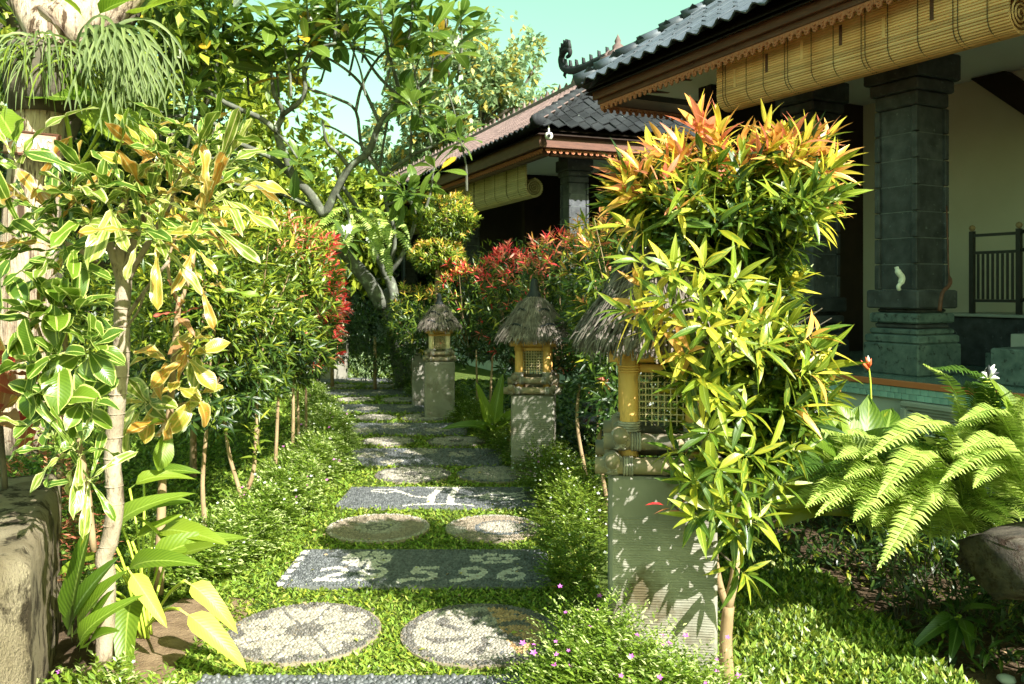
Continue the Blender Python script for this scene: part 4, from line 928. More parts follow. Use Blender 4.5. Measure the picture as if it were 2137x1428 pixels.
# grass-like tuft
tf = thing('grassy_epiphyte', 'grassy tuft of narrow arching leaves growing round the big tree trunk', 'fern', P(80,130,TD-.15))
r = random.Random(8); big = []
def blade_path(p, d, L, g, n=7):
    pts = [Vector(p)]; v = Vector(d).normalized()
    for i in range(n): v = (v+Vector((0,0,-g/n*(1+.6*i/n)))).normalized(); pts.append(pts[-1]+v*(L/n))
    return pts
def ribbon(b, pts, w, up=Vector((0,-1,.3)), mi=0):
    V = []; n = len(pts)
    for i, p in enumerate(pts):
        t = (pts[min(i+1,n-1)]-pts[max(i-1,0)]).normalized(); s_ = t.cross(up).normalized(); k = w*(1-.85*(i/(n-1))**2); V += [p-s_*k, p+t.cross(s_)*k*.35, p+s_*k]
    F = []
    for i in range(n-1): F += [(i*3,i*3+1,i*3+4,i*3+3), (i*3+1,i*3+2,i*3+5,i*3+4)]
    b.add(V, F, mi)
for k in range(230):
    a = r.uniform(0, 6.28); c = P(90+r.uniform(-55,65), 105+r.uniform(-30,35), TD-.12)+Vector((0, r.uniform(-.1,.25), 0)); b = MB(); L = r.uniform(.22,.46)
    ribbon(b, blade_path(c, (math.cos(a)*1.0, math.sin(a)*.9-.35, r.uniform(.1,1.2)), L, r.uniform(1.8,3.6)), r.uniform(.004,.008)); b.build('blade', M['staghorn' if k % 3 else 'leaf_hedge'], tf, True)
b = MB(); b.lathe([(.17,-.30),(.20,-.15),(.21,.0),(.17,.10)], P(90,130,TD), 16, wob=.05); b.build('root_mat', M['bark_dark'], tf, True)
# staghorn fern
sh = thing('staghorn_fern', 'hanging grey-green staghorn fern with forked antler fronds on the big tree', 'fern', P(200,90,TD-.2))
def antler(b, p, d, L, w, depth, r):
    pts = blade_path(p, d, L, .9, 5); ribbon(b, pts, w)
    if depth > 0:
        dd = (pts[-1]-pts[-2]).normalized()
        for s in (-1, 1):
            q = (dd+Vector((s*r.uniform(.25,.55), r.uniform(-.2,.1), r.uniform(-.1,.15)))).normalized(); antler(b, pts[-2], q, L*r.uniform(.6,.85), w*.72, depth-1, r)
for k in range(30):
    c = P(185+r.uniform(-30,60), 78+r.uniform(-20,30), TD-.2); b = MB(); t_ = k/46
    antler(b, c, (r.uniform(.15,1.5), r.uniform(-.7,.1), r.uniform(-.3,.9)), r.uniform(.17,.30), .015, 3, r); b.build('frond', M['staghorn'], sh, True)
for (x, y, sz, d) in ((195,40,.42,(.8,-.3,.45)),(205,20,.50,(.9,0,.6)),(180,45,.3,(-.5,-.3,.7))):
    V, F, UV = T['canna', 1]; link('shield_leaf', leaf_mesh(('canna', 1), 'canna_leaf'), sh, Matrix.Translation(P(x,y,TD-.25)) @ Vector(d).to_track_quat('X','Z').to_matrix().to_4x4() @ Matrix.Scale(sz, 4))
# alocasia leaves under it
al = thing('elephant_ear', 'elephant ear plant with big ribbed leaves climbing behind the sign', 'plant', P(145,380,TD+.1))
for (bx, by, tx, ty, sz, rl_) in ((150,370,128,205,.42,0),(150,370,210,265,.50,.2),(150,365,118,190,.30,.4),(152,360,205,300,.30,-.3),(155,365,330,60,.4,.5)):
    b = MB(); p0, p1 = P(bx,by,TD+.1), P(tx,ty,TD-.05); b.tube(smooth_path([p0, (p0+p1)/2+Vector((.02,0,.02)), p1]), .008, 6); b.build('stalk', M['pod_green'], al, True)
heart = []
for (tx, ty, D, dx, dy, dz, sz) in ((80,200,4.9,.85,-.35,-.08,.30),(190,235,4.95,.8,-.2,-.42,.36),(250,45,5.3,.75,-.25,.25,.34),(150,215,5.1,.3,-.5,.3,.22),(0,240,4.7,.5,-.4,-.5,.2)):
    b = MB(); V = []; F = []; p = P(tx,ty,D); X = Vector((dx,dy,dz)).normalized(); Z = (Vector((0,-.55,.85))-X*X.dot(Vector((0,-.55,.85)))).normalized(); Y = Z.cross(X); n = 10
    UVs = []
    for i in range(n+1):
        t = i/n; w = sz*.42*(math.sin(math.pi*min(1,(t*.86+.14)))**.7)*(1.0 if t > .05 else .6)*(1-t**3*.4)
        for j in range(-3, 4):
            s_ = j/3; V.append(p+X*(t*sz*1.35-.12*sz*abs(s_)*(t < .15))+Y*(w*s_)+Z*(.03*sz*math.sin(t*14+abs(s_)*2)*abs(s_)-.12*sz*t*t+.10*sz*abs(s_)))
    for i in range(n):
        for j in range(6): F.append((i*7+j,(i+1)*7+j,(i+1)*7+j+1,i*7+j+1)); UVs += [(i/n,j/6),((i+1)/n,j/6),((i+1)/n,(j+1)/6),(i/n,(j+1)/6)]
    me = mesh_np('ribbed_leaf', np.array([v[:] for v in V]), [i for f in F for i in f], np.arange(len(F))*4, [4]*len(F), [M['canna_leaf']], None, np.array(UVs)); link('ribbed_leaf', me, al)
# ------------------------------------------------------------------ shaped shrubs and hedge plants
def stem(root, pts, r0, r1, mat='bark_tan', name='trunk', n=8):
    b = MB(); q = smooth_path(pts); k = len(q); b.tube(q, [r0+(r1-r0)*i/(k-1)+random.uniform(-.03,.03)*r0 for i in range(k)], n); return b.build(name, M[mat], root, True)
def sup(n, pw=3.2, lo=.80):
    d = unit(n); s_ = (np.abs(d)**pw).sum(1)**(1/pw); return d/s_[:, None]*RNG.uniform(lo, 1.0, (n, 1)), d
def crown(L, c, rad, n, k, size, key, tops, mids, lows, pw=3.2, lo=.72, tipy=.35, upbias=.55, face=None, stem_=.06, topz=.45, tiprand=.10, spread=(.3,1.2), patches=None, wb=1.0):
    """shoots over a rounded box; tops: colours of new growth near the top, mids elsewhere"""
    p, d = sup(n, pw, lo); c = np.array(c); rad = np.array(rad)
    wob = 1+wb*(.07*np.sin(p[:,0]*7+c[1])+.06*np.sin(p[:,1]*6)+.05*np.sin(p[:,2]*8+2))+(wb-1)*.12*RNG.random(n); P_ = c+p*rad*wob[:, None]
    A = nrm(d*np.array([1,1,.8]))+np.array([0,0,upbias])+unit(n)*.35
    h = p[:,2]+RNG.normal(0,.16,n); istip = (h > topz) | (RNG.random(n) < tiprand)
    if patches is not None:
        for (px_, py_, pr_) in patches: istip |= (np.hypot(CX+P_[:,0]/P_[:,1]*FPX-px_, HY-(P_[:,2]-EYE)/P_[:,1]*FPX-py_) < pr_*RNG.uniform(.6,1.2,n))
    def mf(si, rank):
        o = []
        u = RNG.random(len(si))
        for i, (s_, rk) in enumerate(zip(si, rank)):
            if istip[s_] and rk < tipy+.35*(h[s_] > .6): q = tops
            elif h[s_] < -.35: q = lows  # low shoots take darker greens: shade put into the leaf colour
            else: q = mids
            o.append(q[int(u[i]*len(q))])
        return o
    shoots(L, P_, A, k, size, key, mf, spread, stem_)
    m = n*k//3                              # inner leaves so the crown is not see-through; shade put into their colour
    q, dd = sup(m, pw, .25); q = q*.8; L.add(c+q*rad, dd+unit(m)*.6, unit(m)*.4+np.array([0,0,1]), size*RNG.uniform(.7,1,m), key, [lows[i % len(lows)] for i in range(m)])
GH = 'trained hedge plants along the path'
TUFTS = [(1450,610,2.85,(-.4,-.6,.5)),(1520,640,2.85,(.1,-.7,.5)),(1580,640,2.9,(.3,-.6,.5)),(1470,680,2.8,(-.4,-.7,.2)),(1380,620,2.85,(-.7,-.5,.3)),(1540,700,2.8,(.1,-.7,.3)),(1600,720,2.85,(.4,-.6,.3)),(1300,650,2.9,(-.9,-.4,.1)),(1460,790,2.85,(-.4,-.7,.2))]
def hedge_plant(label, x, y, trunks, c, rad, n, k, size, tops, mids, lows, nparts, name='hedge_plant', group=GH, key='slim', **kw):
    t = thing(name, label, 'shrub', (x, y, 0), group)
    for pl in trunks: stem(t, pl, .017, .010)
    L = Leaves(); crown(L, c, rad, n, k, size, key, tops, mids, lows, **kw)
    cc = Vector(c)
    b = MB()
    for i in range(26):
        e = cc+Vector([random.uniform(-.8,.8)*rad[j] for j in range(3)]); s0 = Vector((x, y, c[2]-rad[2]*.95)); b.tube([s0, (s0+e)/2+Vector((random.uniform(-.05,.05),0,.05)), e], [.008,.005,.002], 4)
    b.build('twigs', M['bark_tan'], t, kind='stuff')
    L.build(t, nparts, minpx=10); return t
GR = ['leaf_hedge','leaf_hedge','leaf_green','leaf_mid','leaf_lime']; LOW = ['leaf_mid','leaf_dark','leaf_hedge']
# left hedge, from the front
LH = [(-1.83, 5.10, [[(-1.80,5.10,-.03),(-1.83,5.1,.35),(-1.80,5.12,.8)]], 'left hedge plant nearest the camera, bright green, one reddish brown stem'),
      (-1.74, 5.62, [[(-1.75,5.62,-.03),(-1.76,5.6,.16),(-1.84,5.6,.45),(-1.88,5.6,.8)],[(-1.75,5.6,.14),(-1.68,5.62,.35),(-1.66,5.62,.9)]], 'left hedge plant with a forked two armed stem, second from the front'),
      (-1.80, 6.65, [[(-1.82,6.6,-.03),(-1.80,6.6,.4),(-1.78,6.6,.9)]], 'left hedge plant on a thin tan stem, third from the front'),
      (-1.74, 7.0, [[(-1.74,6.8,-.03),(-1.73,6.82,.45),(-1.74,6.85,.9)]], 'left hedge plant on a straight orange-brown stem beside the dark gap, fourth from the front'),
      (-1.90, 7.7, [[(-1.90,7.7,-.03),(-1.92,7.7,.8)]], 'left hedge plant fifth from the front with red new leaves on its crown'),
      (-2.03, 8.5, [[(-2.03,8.5,-.03),(-2.03,8.5,.8)]], 'left hedge plant carrying the big bright red crown of leaves')]
for i, (x, y, tr_, lb) in enumerate(LH):
    red = i >= 4
    tops = ['leaf_lime','leaf_hedge','leaf_yellow','leaf_lime'] if i < 2 else (['leaf_lime','leaf_salmon','leaf_hedge','leaf_lime'] if not red else ['leaf_red','leaf_red','leaf_salmon','leaf_red'])
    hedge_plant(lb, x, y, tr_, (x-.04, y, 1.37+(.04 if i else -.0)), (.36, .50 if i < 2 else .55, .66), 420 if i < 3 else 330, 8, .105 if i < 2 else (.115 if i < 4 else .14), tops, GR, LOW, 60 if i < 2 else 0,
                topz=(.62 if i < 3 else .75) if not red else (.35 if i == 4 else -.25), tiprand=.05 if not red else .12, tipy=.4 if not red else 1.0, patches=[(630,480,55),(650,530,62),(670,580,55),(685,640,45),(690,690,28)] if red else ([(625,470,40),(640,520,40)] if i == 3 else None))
# dangling shoots under the hedge fork
ds = thing('young_shoot', 'leafy young side shoot hanging between the stems of the left hedge', 'plant', (-1.66, 5.5, .1)); L = Leaves()
stem(ds, [(-1.66,5.6,.45),(-1.62,5.5,.50),(-1.60,5.45,.62)], .006, .003)
for (a, b_, c_) in ((-1.63,5.5,.48),(-1.60,5.45,.58),(-1.58,5.42,.70),(-1.66,5.48,.62)):
    shoots(L, [(a, b_, c_)], [(.2,-.4,.8)], 9, .10, 'slim', lambda s, r_: ['leaf_lime' if q < .4 else 'leaf_hedge' for q in r_])
L.build(ds, 40)
# right hedge row
ORG = ['leaf_orange','leaf_salmon','leaf_yellow','leaf_orange']; RED = ['leaf_red','leaf_red','leaf_red','leaf_salmon']
G2 = ['leaf_mid','leaf_hedge','leaf_green','leaf_dark']; L2 = ['leaf_dark','leaf_mid']
RH = [(.80, 5.55, 1.34, (.42,.48,.74), ORG, 'right hedge plant directly behind the nearest lantern, salmon tips on top', [[(.66,5.9,-.03),(.60,5.9,.4),(.62,5.9,.8)],[(.80,5.6,-.03),(.80,5.6,.8)]], [(1290,440,50)]),
      (.84, 6.85, 1.36, (.44,.5,.73), ORG, 'right hedge plant with orange tips beside the second lantern', [[(.60,6.9,-.03),(.52,6.9,.45),(.56,6.9,.9)],[(.70,6.9,-.03),(.68,6.9,.9)]], [(1330,460,30)]),
      (.46, 8.05, 1.40, (.42,.5,.66), ['leaf_salmon','leaf_orange','leaf_red','leaf_salmon'], 'right hedge plant behind the cap of the second lantern, peach coloured top', [[(-.02,7.9,-.03),(.02,7.9,.5),(.1,7.9,.9)]], [(1190,480,40)]),
      (.02, 9.2, 1.30, (.40,.55,.66), RED, 'right hedge plant with the brightest red patch, between the two middle lanterns', [[(-.20,8.9,-.03),(-.22,8.9,.4),(-.2,8.9,.8)]], [(1075,540,48),(1085,580,30),(1060,590,26),(1100,600,16)]),
      (-.50, 10.8, 1.24, (.50,.42,.64), ['leaf_red','leaf_red','leaf_orange','leaf_lime'], 'right hedge plant with small red tufts above the third lantern', [[(-.40,10.1,-.03),(-.42,10.1,.8)]], [(960,568,26),(945,575,24),(960,625,22)]),
      (-1.15, 11.3, 1.10, (.45,.55,.48), ['leaf_yellow','leaf_orange','leaf_lime'], 'low right hedge plant with yellow-orange top left of the third lantern', [[(-1.15,11.3,-.03),(-1.15,11.3,.8)]], [])]
for i, (x, y, cz, rad, tops, lb, trk, pt) in enumerate(RH):
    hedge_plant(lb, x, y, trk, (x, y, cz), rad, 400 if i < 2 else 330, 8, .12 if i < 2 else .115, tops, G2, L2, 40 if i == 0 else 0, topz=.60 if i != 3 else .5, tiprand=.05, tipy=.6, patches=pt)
# the big orange tipped shrub in front
t = thing('orange_tipped_shrub', 'tall front shrub with orange and yellow new leaves in front of the nearest lantern', 'shrub', (.84, 3.30, 0))
D0 = 3.28
stem(t, [P(1518,1425,D0),P(1514,1340,D0),P(1520,1265,D0)], .026, .022, 'bark_tan', n=10)
stem(t, [P(1520,1272,D0),P(1500,1215,D0),P(1490,1140,D0),P(1488,1050,D0),P(1500,930,D0+.05)], .015, .010, 'bark_tan', 'limb')
stem(t, [P(1518,1272,D0),P(1535,1180,D0),P(1538,1050,D0+.05),P(1530,900,D0+.1),P(1540,700,D0+.15),P(1545,520,D0+.15)], .020, .009, 'bark_tan', 'limb')
stem(t, [P(1530,1180,D0),P(1470,1120,D0-.1),P(1400,1050,D0-.2)], .005, .003, 'bark_dark', 'limb')
L = Leaves(); NW = ['leaf_orange','leaf_yellow','leaf_yellow','leaf_salmon','leaf_orange']; YG = ['leaf_yellow','leaf_lime','leaf_yellow','leaf_orange']
MG = ['leaf_green','leaf_hedge','leaf_mid','leaf_green','leaf_lime']; DG = ['leaf_mid','leaf_green','leaf_dark']
def cw(px, py, D, rx, rz, ry): return P(px, py, D)[:], (rx*D/FPX, ry, rz*D/FPX)
for (px, py, D, rx, rz, ry, n, tops, topz, tr_) in ((1500,420,3.35,215,135,.36,190,NW,.30,.05),(1650,345,3.3,95,75,.2,36,NW,-.1,.3),(1340,400,3.3,75,85,.2,30,NW,0,.3),
        (1530,580,3.42,140,90,.28,80,YG,2,.03),(1500,730,3.35,170,105,.32,120,YG,.5,.10),(1630,800,3.3,110,110,.26,75,YG,.6,.08),(1540,890,3.35,150,100,.28,90,YG,2,.03)):
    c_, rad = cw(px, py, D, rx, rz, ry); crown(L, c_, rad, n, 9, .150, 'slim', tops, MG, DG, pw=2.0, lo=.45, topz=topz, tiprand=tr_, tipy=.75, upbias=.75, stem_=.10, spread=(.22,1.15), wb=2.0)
def tuft(lst, size, mats, k=10, ax=(0,-.3,.7), spread=(.4,1.4), LL=None):
    for (px, py, D, ax_) in lst: shoots(LL or L, [P(px, py, D)[:]], [ax_ or ax], k, size, 'slim', lambda s, r_: [random.choice(mats) for q in r_], spread, .08, jit=.35)
tuft([(1330,640,2.95,(-.8,-.4,.2)),(1350,690,2.95,(-.8,-.5,.05)),(1400,660,2.95,(-.6,-.6,.3)),(1420,740,2.9,(-.5,-.6,0)),(1340,600,3.0,(-.8,-.3,.4)),(1300,470,3.1,(-.9,-.2,.3))], .155, ['leaf_yellow','leaf_lime','leaf_yellow','leaf_orange'], 11)
tuft(TUFTS+[(1400,560,2.9,(-.3,-.7,.4)),(1330,545,2.95,(-.7,-.5,.3)),(1470,550,2.9,(0,-.7,.4)),(1540,580,2.9,(.2,-.7,.3)),(1420,800,2.95,(-.6,-.6,0)),(1500,830,2.9,(0,-.7,.1)),(1620,660,2.95,(.5,-.5,.3))], .155, ['leaf_yellow','leaf_lime','leaf_green','leaf_green','leaf_hedge','leaf_lime'], 12)
tuft([(1700,700,2.95,(.7,-.4,.4)),(1720,730,3.0,(.8,-.4,.1)),(1700,780,2.95,(.8,-.5,0)),(1670,850,2.95,(.5,-.6,.2)),(1730,770,3.1,(.9,-.1,.0)),(1710,460,3.1,(.9,-.1,.1)),(1740,350,3.15,(.8,0,.5))], .165, ['leaf_yellow','leaf_lime','leaf_green','leaf_orange','leaf_hedge'], 10)
tuft([(1440,1000,2.95,(-.4,-.4,.5)),(1490,1060,2.9,(-.1,-.6,.4)),(1545,1000,2.95,(.1,-.5,.7)),(1590,1080,2.95,(.4,-.5,.4)),(1400,940,3.0,(-.7,-.3,.2)),(1610,960,3.05,(.5,-.3,.4)),(1540,1110,3.0,(.1,-.5,.1)),(1560,1200,3.05,(.3,-.4,-.1)),(1450,1080,2.95,(-.3,-.6,.1)),(1420,1010,3.0,(-.6,-.5,0)),(1500,980,2.9,(0,-.7,.2)),(1570,950,2.95,(.3,-.6,.2)),(1640,1010,3.1,(.6,-.3,.1)),(1680,940,3.1,(.7,-.3,.1)),(1600,1050,3.1,(.5,-.4,.1)),(1530,1060,2.95,(.1,-.6,0)),(1480,900,2.9,(-.2,-.7,.1)),(1560,860,2.9,(.1,-.7,.1))], .150, ['leaf_green','leaf_lime','leaf_green','leaf_mid'], 14, spread=(.5,1.9))
tuft([(1385,1055,2.95,(-.7,-.2,.3))], .10, ['leaf_salmon','leaf_red'], 4)
tuft([(1460,250+20*i%60,3.25+.05*(i%3),(-.2+.1*i,-.1,1)) for i in range(3)]+[(1500+45*i,270+(i*37)%40,3.2+.06*(i%3),(-.2+.12*i,-.15,1)) for i in range(6)]+[(1390,330,3.2,(-.5,-.1,1)),(1310,390,3.2,(-.8,-.1,.5))], .17, ['leaf_orange','leaf_salmon','leaf_yellow','leaf_orange'], 9, spread=(.1,.85))
b = MB()
for i in range(70):
    e = P(random.uniform(1300,1750), random.uniform(300,900), random.uniform(3.1,3.6)); s0 = P(1535, min(1050, e.z and (HY-(e.z-EYE)/e.y*FPX)+150), 3.38); b.tube([s0, (s0+e)/2+Vector((0,0,.03)), e], [.007,.004,.002], 4)
b.build('twigs', M['bark_dark'], t, kind='stuff')
L.build(t, 300)
# pom-pom topiary and farther shrubs
tp = thing('pompom_topiary', 'clipped two ball topiary with yellow-green leaves in front of the dark veranda', 'topiary', (-.83, 11.0, 0)); L = Leaves()
stem(tp, [P(915,800,11),P(912,600,11),P(925,520,11),P(930,430,11)], .04, .03)
for (px, py, rx, rz) in ((930,455,72,52),(912,532,62,34)):
    for k in range(4): stem(tp, [P(918,570,11)+Vector((random.uniform(-.05,.05),0,0)), P(px+random.uniform(-30,30), py+20, 11)], .012, .006, name='limb')
    c_, rad = cw(px, py, 11, rx, rz, .38); crown(L, c_, rad, 330, 8, .085, 'small', ['leaf_yellow','leaf_lime','leaf_orange'], ['leaf_lime','leaf_hedge','leaf_green'], ['leaf_mid','leaf_hedge'], pw=2.1, lo=.85, topz=.15, tiprand=.15)
L.build(tp, 0)
def mass(name, label, cat, boxes, n, size, key, mats, w, kind=None, group=None, root=None, stems=None, lo=.5, pw=3):
    t = root or thing(name, label, cat, (boxes[0][0], boxes[0][1], 0), group)
    L = Leaves(); tot = sum(b[3]*b[4]*b[5] for b in boxes)
    for (x, y, z, rx, ry, rz) in boxes:
        m = int(n*rx*ry*rz/tot); p, d = sup(m, pw, lo); cl = (np.sin(p[:,0]*9+x)*np.sin(p[:,2]*8+y)*np.sin(p[:,1]*7) > -.35); p, d = p[cl], d[cl]; m = len(p)
        L.add(np.array([x,y,z])+p*np.array([rx,ry,rz]), d*.5+unit(m)*.7+np.array([0,0,.25]), unit(m)*.5+np.array([0,0,1]), size*RNG.uniform(.6,1.2,m), key, pick(mats, w, m))
    for s_ in (stems or []): stem(t, *s_)
    L.build(t, 0); return t
# dark clipped shrubs across the end of the path
mass('clipped_shrub', 'tallest dark green clipped shrub left of the leaning frangipani trunk', 'shrub', [(-2.75,13.2,.95,.5,.4,.60)], 3200, .085, 'small', ['leaf_dark','leaf_mid'], [2,2], group='dark clipped shrubs at the end of the path', stems=[([(-2.75,13.2,-.03),(-2.75,13.2,.9)],.03,.02)])
mass('clipped_shrub', 'dark green clipped shrub in the middle below the frangipani trunk', 'shrub', [(-2.05,12.9,.80,.5,.4,.62)], 3200, .085, 'small', ['leaf_dark','leaf_mid'], [2,2], group='dark clipped shrubs at the end of the path', stems=[([(-2.05,12.9,-.03),(-2.05,12.9,.8)],.03,.02)])
mass('clipped_shrub', 'dark green clipped shrub just left of the third lantern', 'shrub', [(-1.45,12.6,.76,.45,.4,.62)], 3000, .085, 'small', ['leaf_dark','leaf_mid','leaf_hedge'], [2,2,1], group='dark clipped shrubs at the end of the path', stems=[([(-1.45,12.6,-.03),(-1.45,12.6,.8)],.03,.02)])
mass('green_shrub', 'round plain green shrub behind the peach coloured hedge top', 'shrub', [(.2,10.8,1.42,.9,.5,.72)], 3500, .08, 'small', ['leaf_hedge','leaf_mid'], [2,2], stems=[([(.2,10.8,-.03),(.2,10.8,.9)],.03,.02)])
mass('variegated_plant', 'low pale grey-green variegated bedding at the end of the path', 'plant', [(-2.75,14.9,.14,.5,.35,.22),(-2.1,14.6,.14,.5,.35,.22),(-1.5,14.0,.12,.4,.3,.2)], 2600, .10, 'slim', ['pale_leaf','leaf_hedge','leaf_mid'], [3,1,1])
# planting beyond the left hedge, seen through the stems
mass('lawn_shrub', 'shady green shrub standing on the lawn behind the left hedge stems', 'shrub', [(-3.4,9.5,1.0,.8,1.2,1.1)], 4200, .11, 'small', ['leaf_mid','leaf_dark','leaf_hedge'], [2,1,2], stems=[([(-3.4,9.5,-.03),(-3.4,9.5,1)],.04,.02)])
mass('croton_backdrop', 'broad yellow-green shrub behind the front crotons, above the lawn', 'shrub', [(-2.55,6.9,1.35,.60,.9,.72),(-3.3,6.3,1.2,.5,.6,.8)], 5200, .115, 'small', ['leaf_mid','leaf_hedge','leaf_lime','leaf_green'], [2,3,1,2], stems=[([(-2.55,6.9,-.03),(-2.55,6.9,1)],.03,.02),([(-3.3,6.3,-.03),(-3.3,6.3,1)],.03,.02)])
# ------------------------------------------------------------------ frangipani
FD = 11.0
fr = thing('frangipani_tree', 'frangipani tree with bare forking grey branches and rosettes of long leaves', 'tree', (P(850,830,13.6).x, 13.6, 0))
def br(pl, r0, r1, D=FD, D1=None, nm='branch', mat='bark_grey'):
    q_ = 1.22; D = D*q_ if D < 13 else D; D1 = (D1 or D/q_)*q_; r0 *= q_; r1 *= q_; pts = [P(x, y, D+(D1-D)*i/(len(pl)-1)) for i, (x, y) in enumerate(pl)]; stem(fr, pts, r0, r1, mat, nm, 8); return pts[-1]
br([(850,830),(835,720),(815,640),(795,612)], .15, .11, 10.6, 10.5, 'trunk')
br([(800,640),(770,590),(733,545),(706,505),(692,480),(676,450)], .10, .065, 10.5, 9.8, 'trunk')
br([(826,640),(815,590),(805,575)], .07, .05, 10.4, 10.3)
br([(805,578),(785,530),(765,470),(735,420),(712,385),(700,350)], .035, .02, 10.3, 9.8); br([(808,575),(835,540),(860,482),(866,440),(840,400)], .032, .018, 10.3, 9.9); br([(808,560),(822,520),(820,470),(806,430),(800,370)], .028, .018, 10.3, 9.9)
br([(676,452),(645,403),(614,373),(594,323),(577,276),(590,235),(572,198),(565,150)], .06, .018, 9.8, 9.0)
br([(590,240),(634,200),(634,134),(658,104),(700,90)], .028, .014, 9.2, 8.8)
br([(614,373),(567,330),(500,299),(430,250),(330,240)], .04, .015, 9.7, 8.8); br([(578,275),(540,245),(470,215),(400,170),(358,150),(330,110)], .034, .014, 9.3, 8.6)
br([(676,452),(700,402),(729,350),(769,316),(792,259),(836,205),(880,175),(910,141),(944,108)], .052, .014, 9.8, 9.0)
br([(836,205),(825,160),(813,118),(800,60),(792,0),(785,-50)], .022, .012, 9.3, 8.9); br([(836,205),(790,160),(755,110),(720,60),(700,20)], .02, .01, 9.3, 9.0)
br([(792,259),(770,210),(749,171),(705,134),(640,100)], .022, .012, 9.4, 9.1); br([(729,350),(705,320),(681,296),(672,250)], .025, .012, 9.6, 9.3)
br([(670,440),(590,405),(540,392),(480,380),(420,340)], .032, .014, 9.8, 9.3)
br([(800,368),(756,310),(742,232),(700,205),(634,180),(600,150)], .022, .012, 9.7, 9.1); br([(742,232),(755,180),(790,120),(850,70),(870,20)], .018, .01, 9.4, 9.1)
br([(800,368),(856,326),(880,315),(903,306),(925,292),(936,274)], .024, .012, 9.8, 9.4); br([(903,306),(890,270),(876,240)], .014, .01, 9.6, 9.4); br([(856,326),(858,270),(860,225)], .016, .01, 9.6, 9.4)
br([(800,368),(760,310),(700,270),(672,262)], .016, .01, 9.7, 9.5); br([(790,365),(800,300),(812,240),(830,205)], .016, .012, 9.7, 9.4)
br([(700,402),(720,430),(730,470),(720,500)], .02, .012, 9.7, 9.4); br([(805,430),(835,415),(865,400)], .014, .01, 9.8, 9.6)
br([(500,299),(470,330),(440,330)], .018, .012, 9.3, 9.0); br([(577,276),(600,300),(620,330)], .015, .01, 9.3, 9.0)
ROS = [(944,100,1.0),(936,268,1.0),(876,228,.9),(860,215,.8),(792,20,1),(700,25,1),(640,92,1),(700,88,1),(565,140,1),(330,105,1),(330,235,1),(420,335,.8),(600,145,1),(870,20,1),(985,70,.9),
       (720,500,.8),(865,398,.9),(440,325,.9),(620,335,.8),(840,395,.9),(850,400,1),(470,130,1),(520,80,1),(430,80,1),(380,50,1),(480,30,1),(560,40,1),(620,20,1),(740,50,1),(820,90,1),(900,60,.9),
       (460,190,.9),(400,140,1),(860,130,.9),(930,180,.9),(350,30,1),(590,90,1),(660,50,1),(450,-10,1),(700,-20,1),(860,-20,.9),(960,40,.9),(300,60,1),(370,90,1),(500,90,1),(560,90,1),(640,10,1),(680,-10,1),(420,20,1),(620,60,1),(400,190,.9),(760,20,1),(730,90,1),(820,30,1),(930,20,1),(340,170,.9),(450,60,1),(690,60,1),(880,80,1),(960,290,.8),(905,350,.8)]
L = Leaves(); b = MB(); r = random.Random(21)
for i, (x, y, s_) in enumerate(ROS):
    D = 10.6+1.0*((i*37) % 10)/10; c_ = P(x, y, D); kk = 12
    ax = Vector((r.uniform(-.4,.4), r.uniform(-.5,.1), 1 if y < 330 else .25)).normalized()
    if i > 27: q = c_+Vector((r.uniform(-.2,.2), r.uniform(0,.3), -.65)); b.tube(smooth_path([q, q+(c_-q)*.5+Vector((.03,0,0)), c_]), [.016]*4+[.013]*5, 6)
    low = y > 330
    shoots(L, [c_[:]], [ax[:]], kk, .54*s_, 'frangi', lambda s, rk: ['frangipani_old' if (q > .8 and random.random() < .12) else 'frangipani_leaf' for q in rk], (.45, 1.5 if not low else 1.9), .10, jit=.2)
    if i in (0, 7, 15, 37): 
        f = MB()
        for q in range(9):
            o_ = c_+Vector((r.uniform(-.07,.07), -.03, .10+r.uniform(-.04,.06))); a0 = r.uniform(0, 6)
            for w_ in range(5): a = a0+w_*1.257; f.add([o_, o_+Vector((math.cos(a)*.03, -.01, math.sin(a)*.03)), o_+Vector((math.cos(a+.5)*.045,-.012,math.sin(a+.5)*.045)), o_+Vector((math.cos(a+.9)*.025,-.008,math.sin(a+.9)*.025))], [(0,1,2,3)])
        f.build('flower_cluster', M['petal_white'], fr)
b.build('twigs', M['bark_grey'], fr, kind='stuff'); L.build(fr, 300, rest='foliage')
# fern hanging on the trunk
ef = thing('tree_fern_epiphyte', 'ladder fern hanging from the leaning frangipani trunk over the dark veranda', 'fern', P(760,520,12.1))
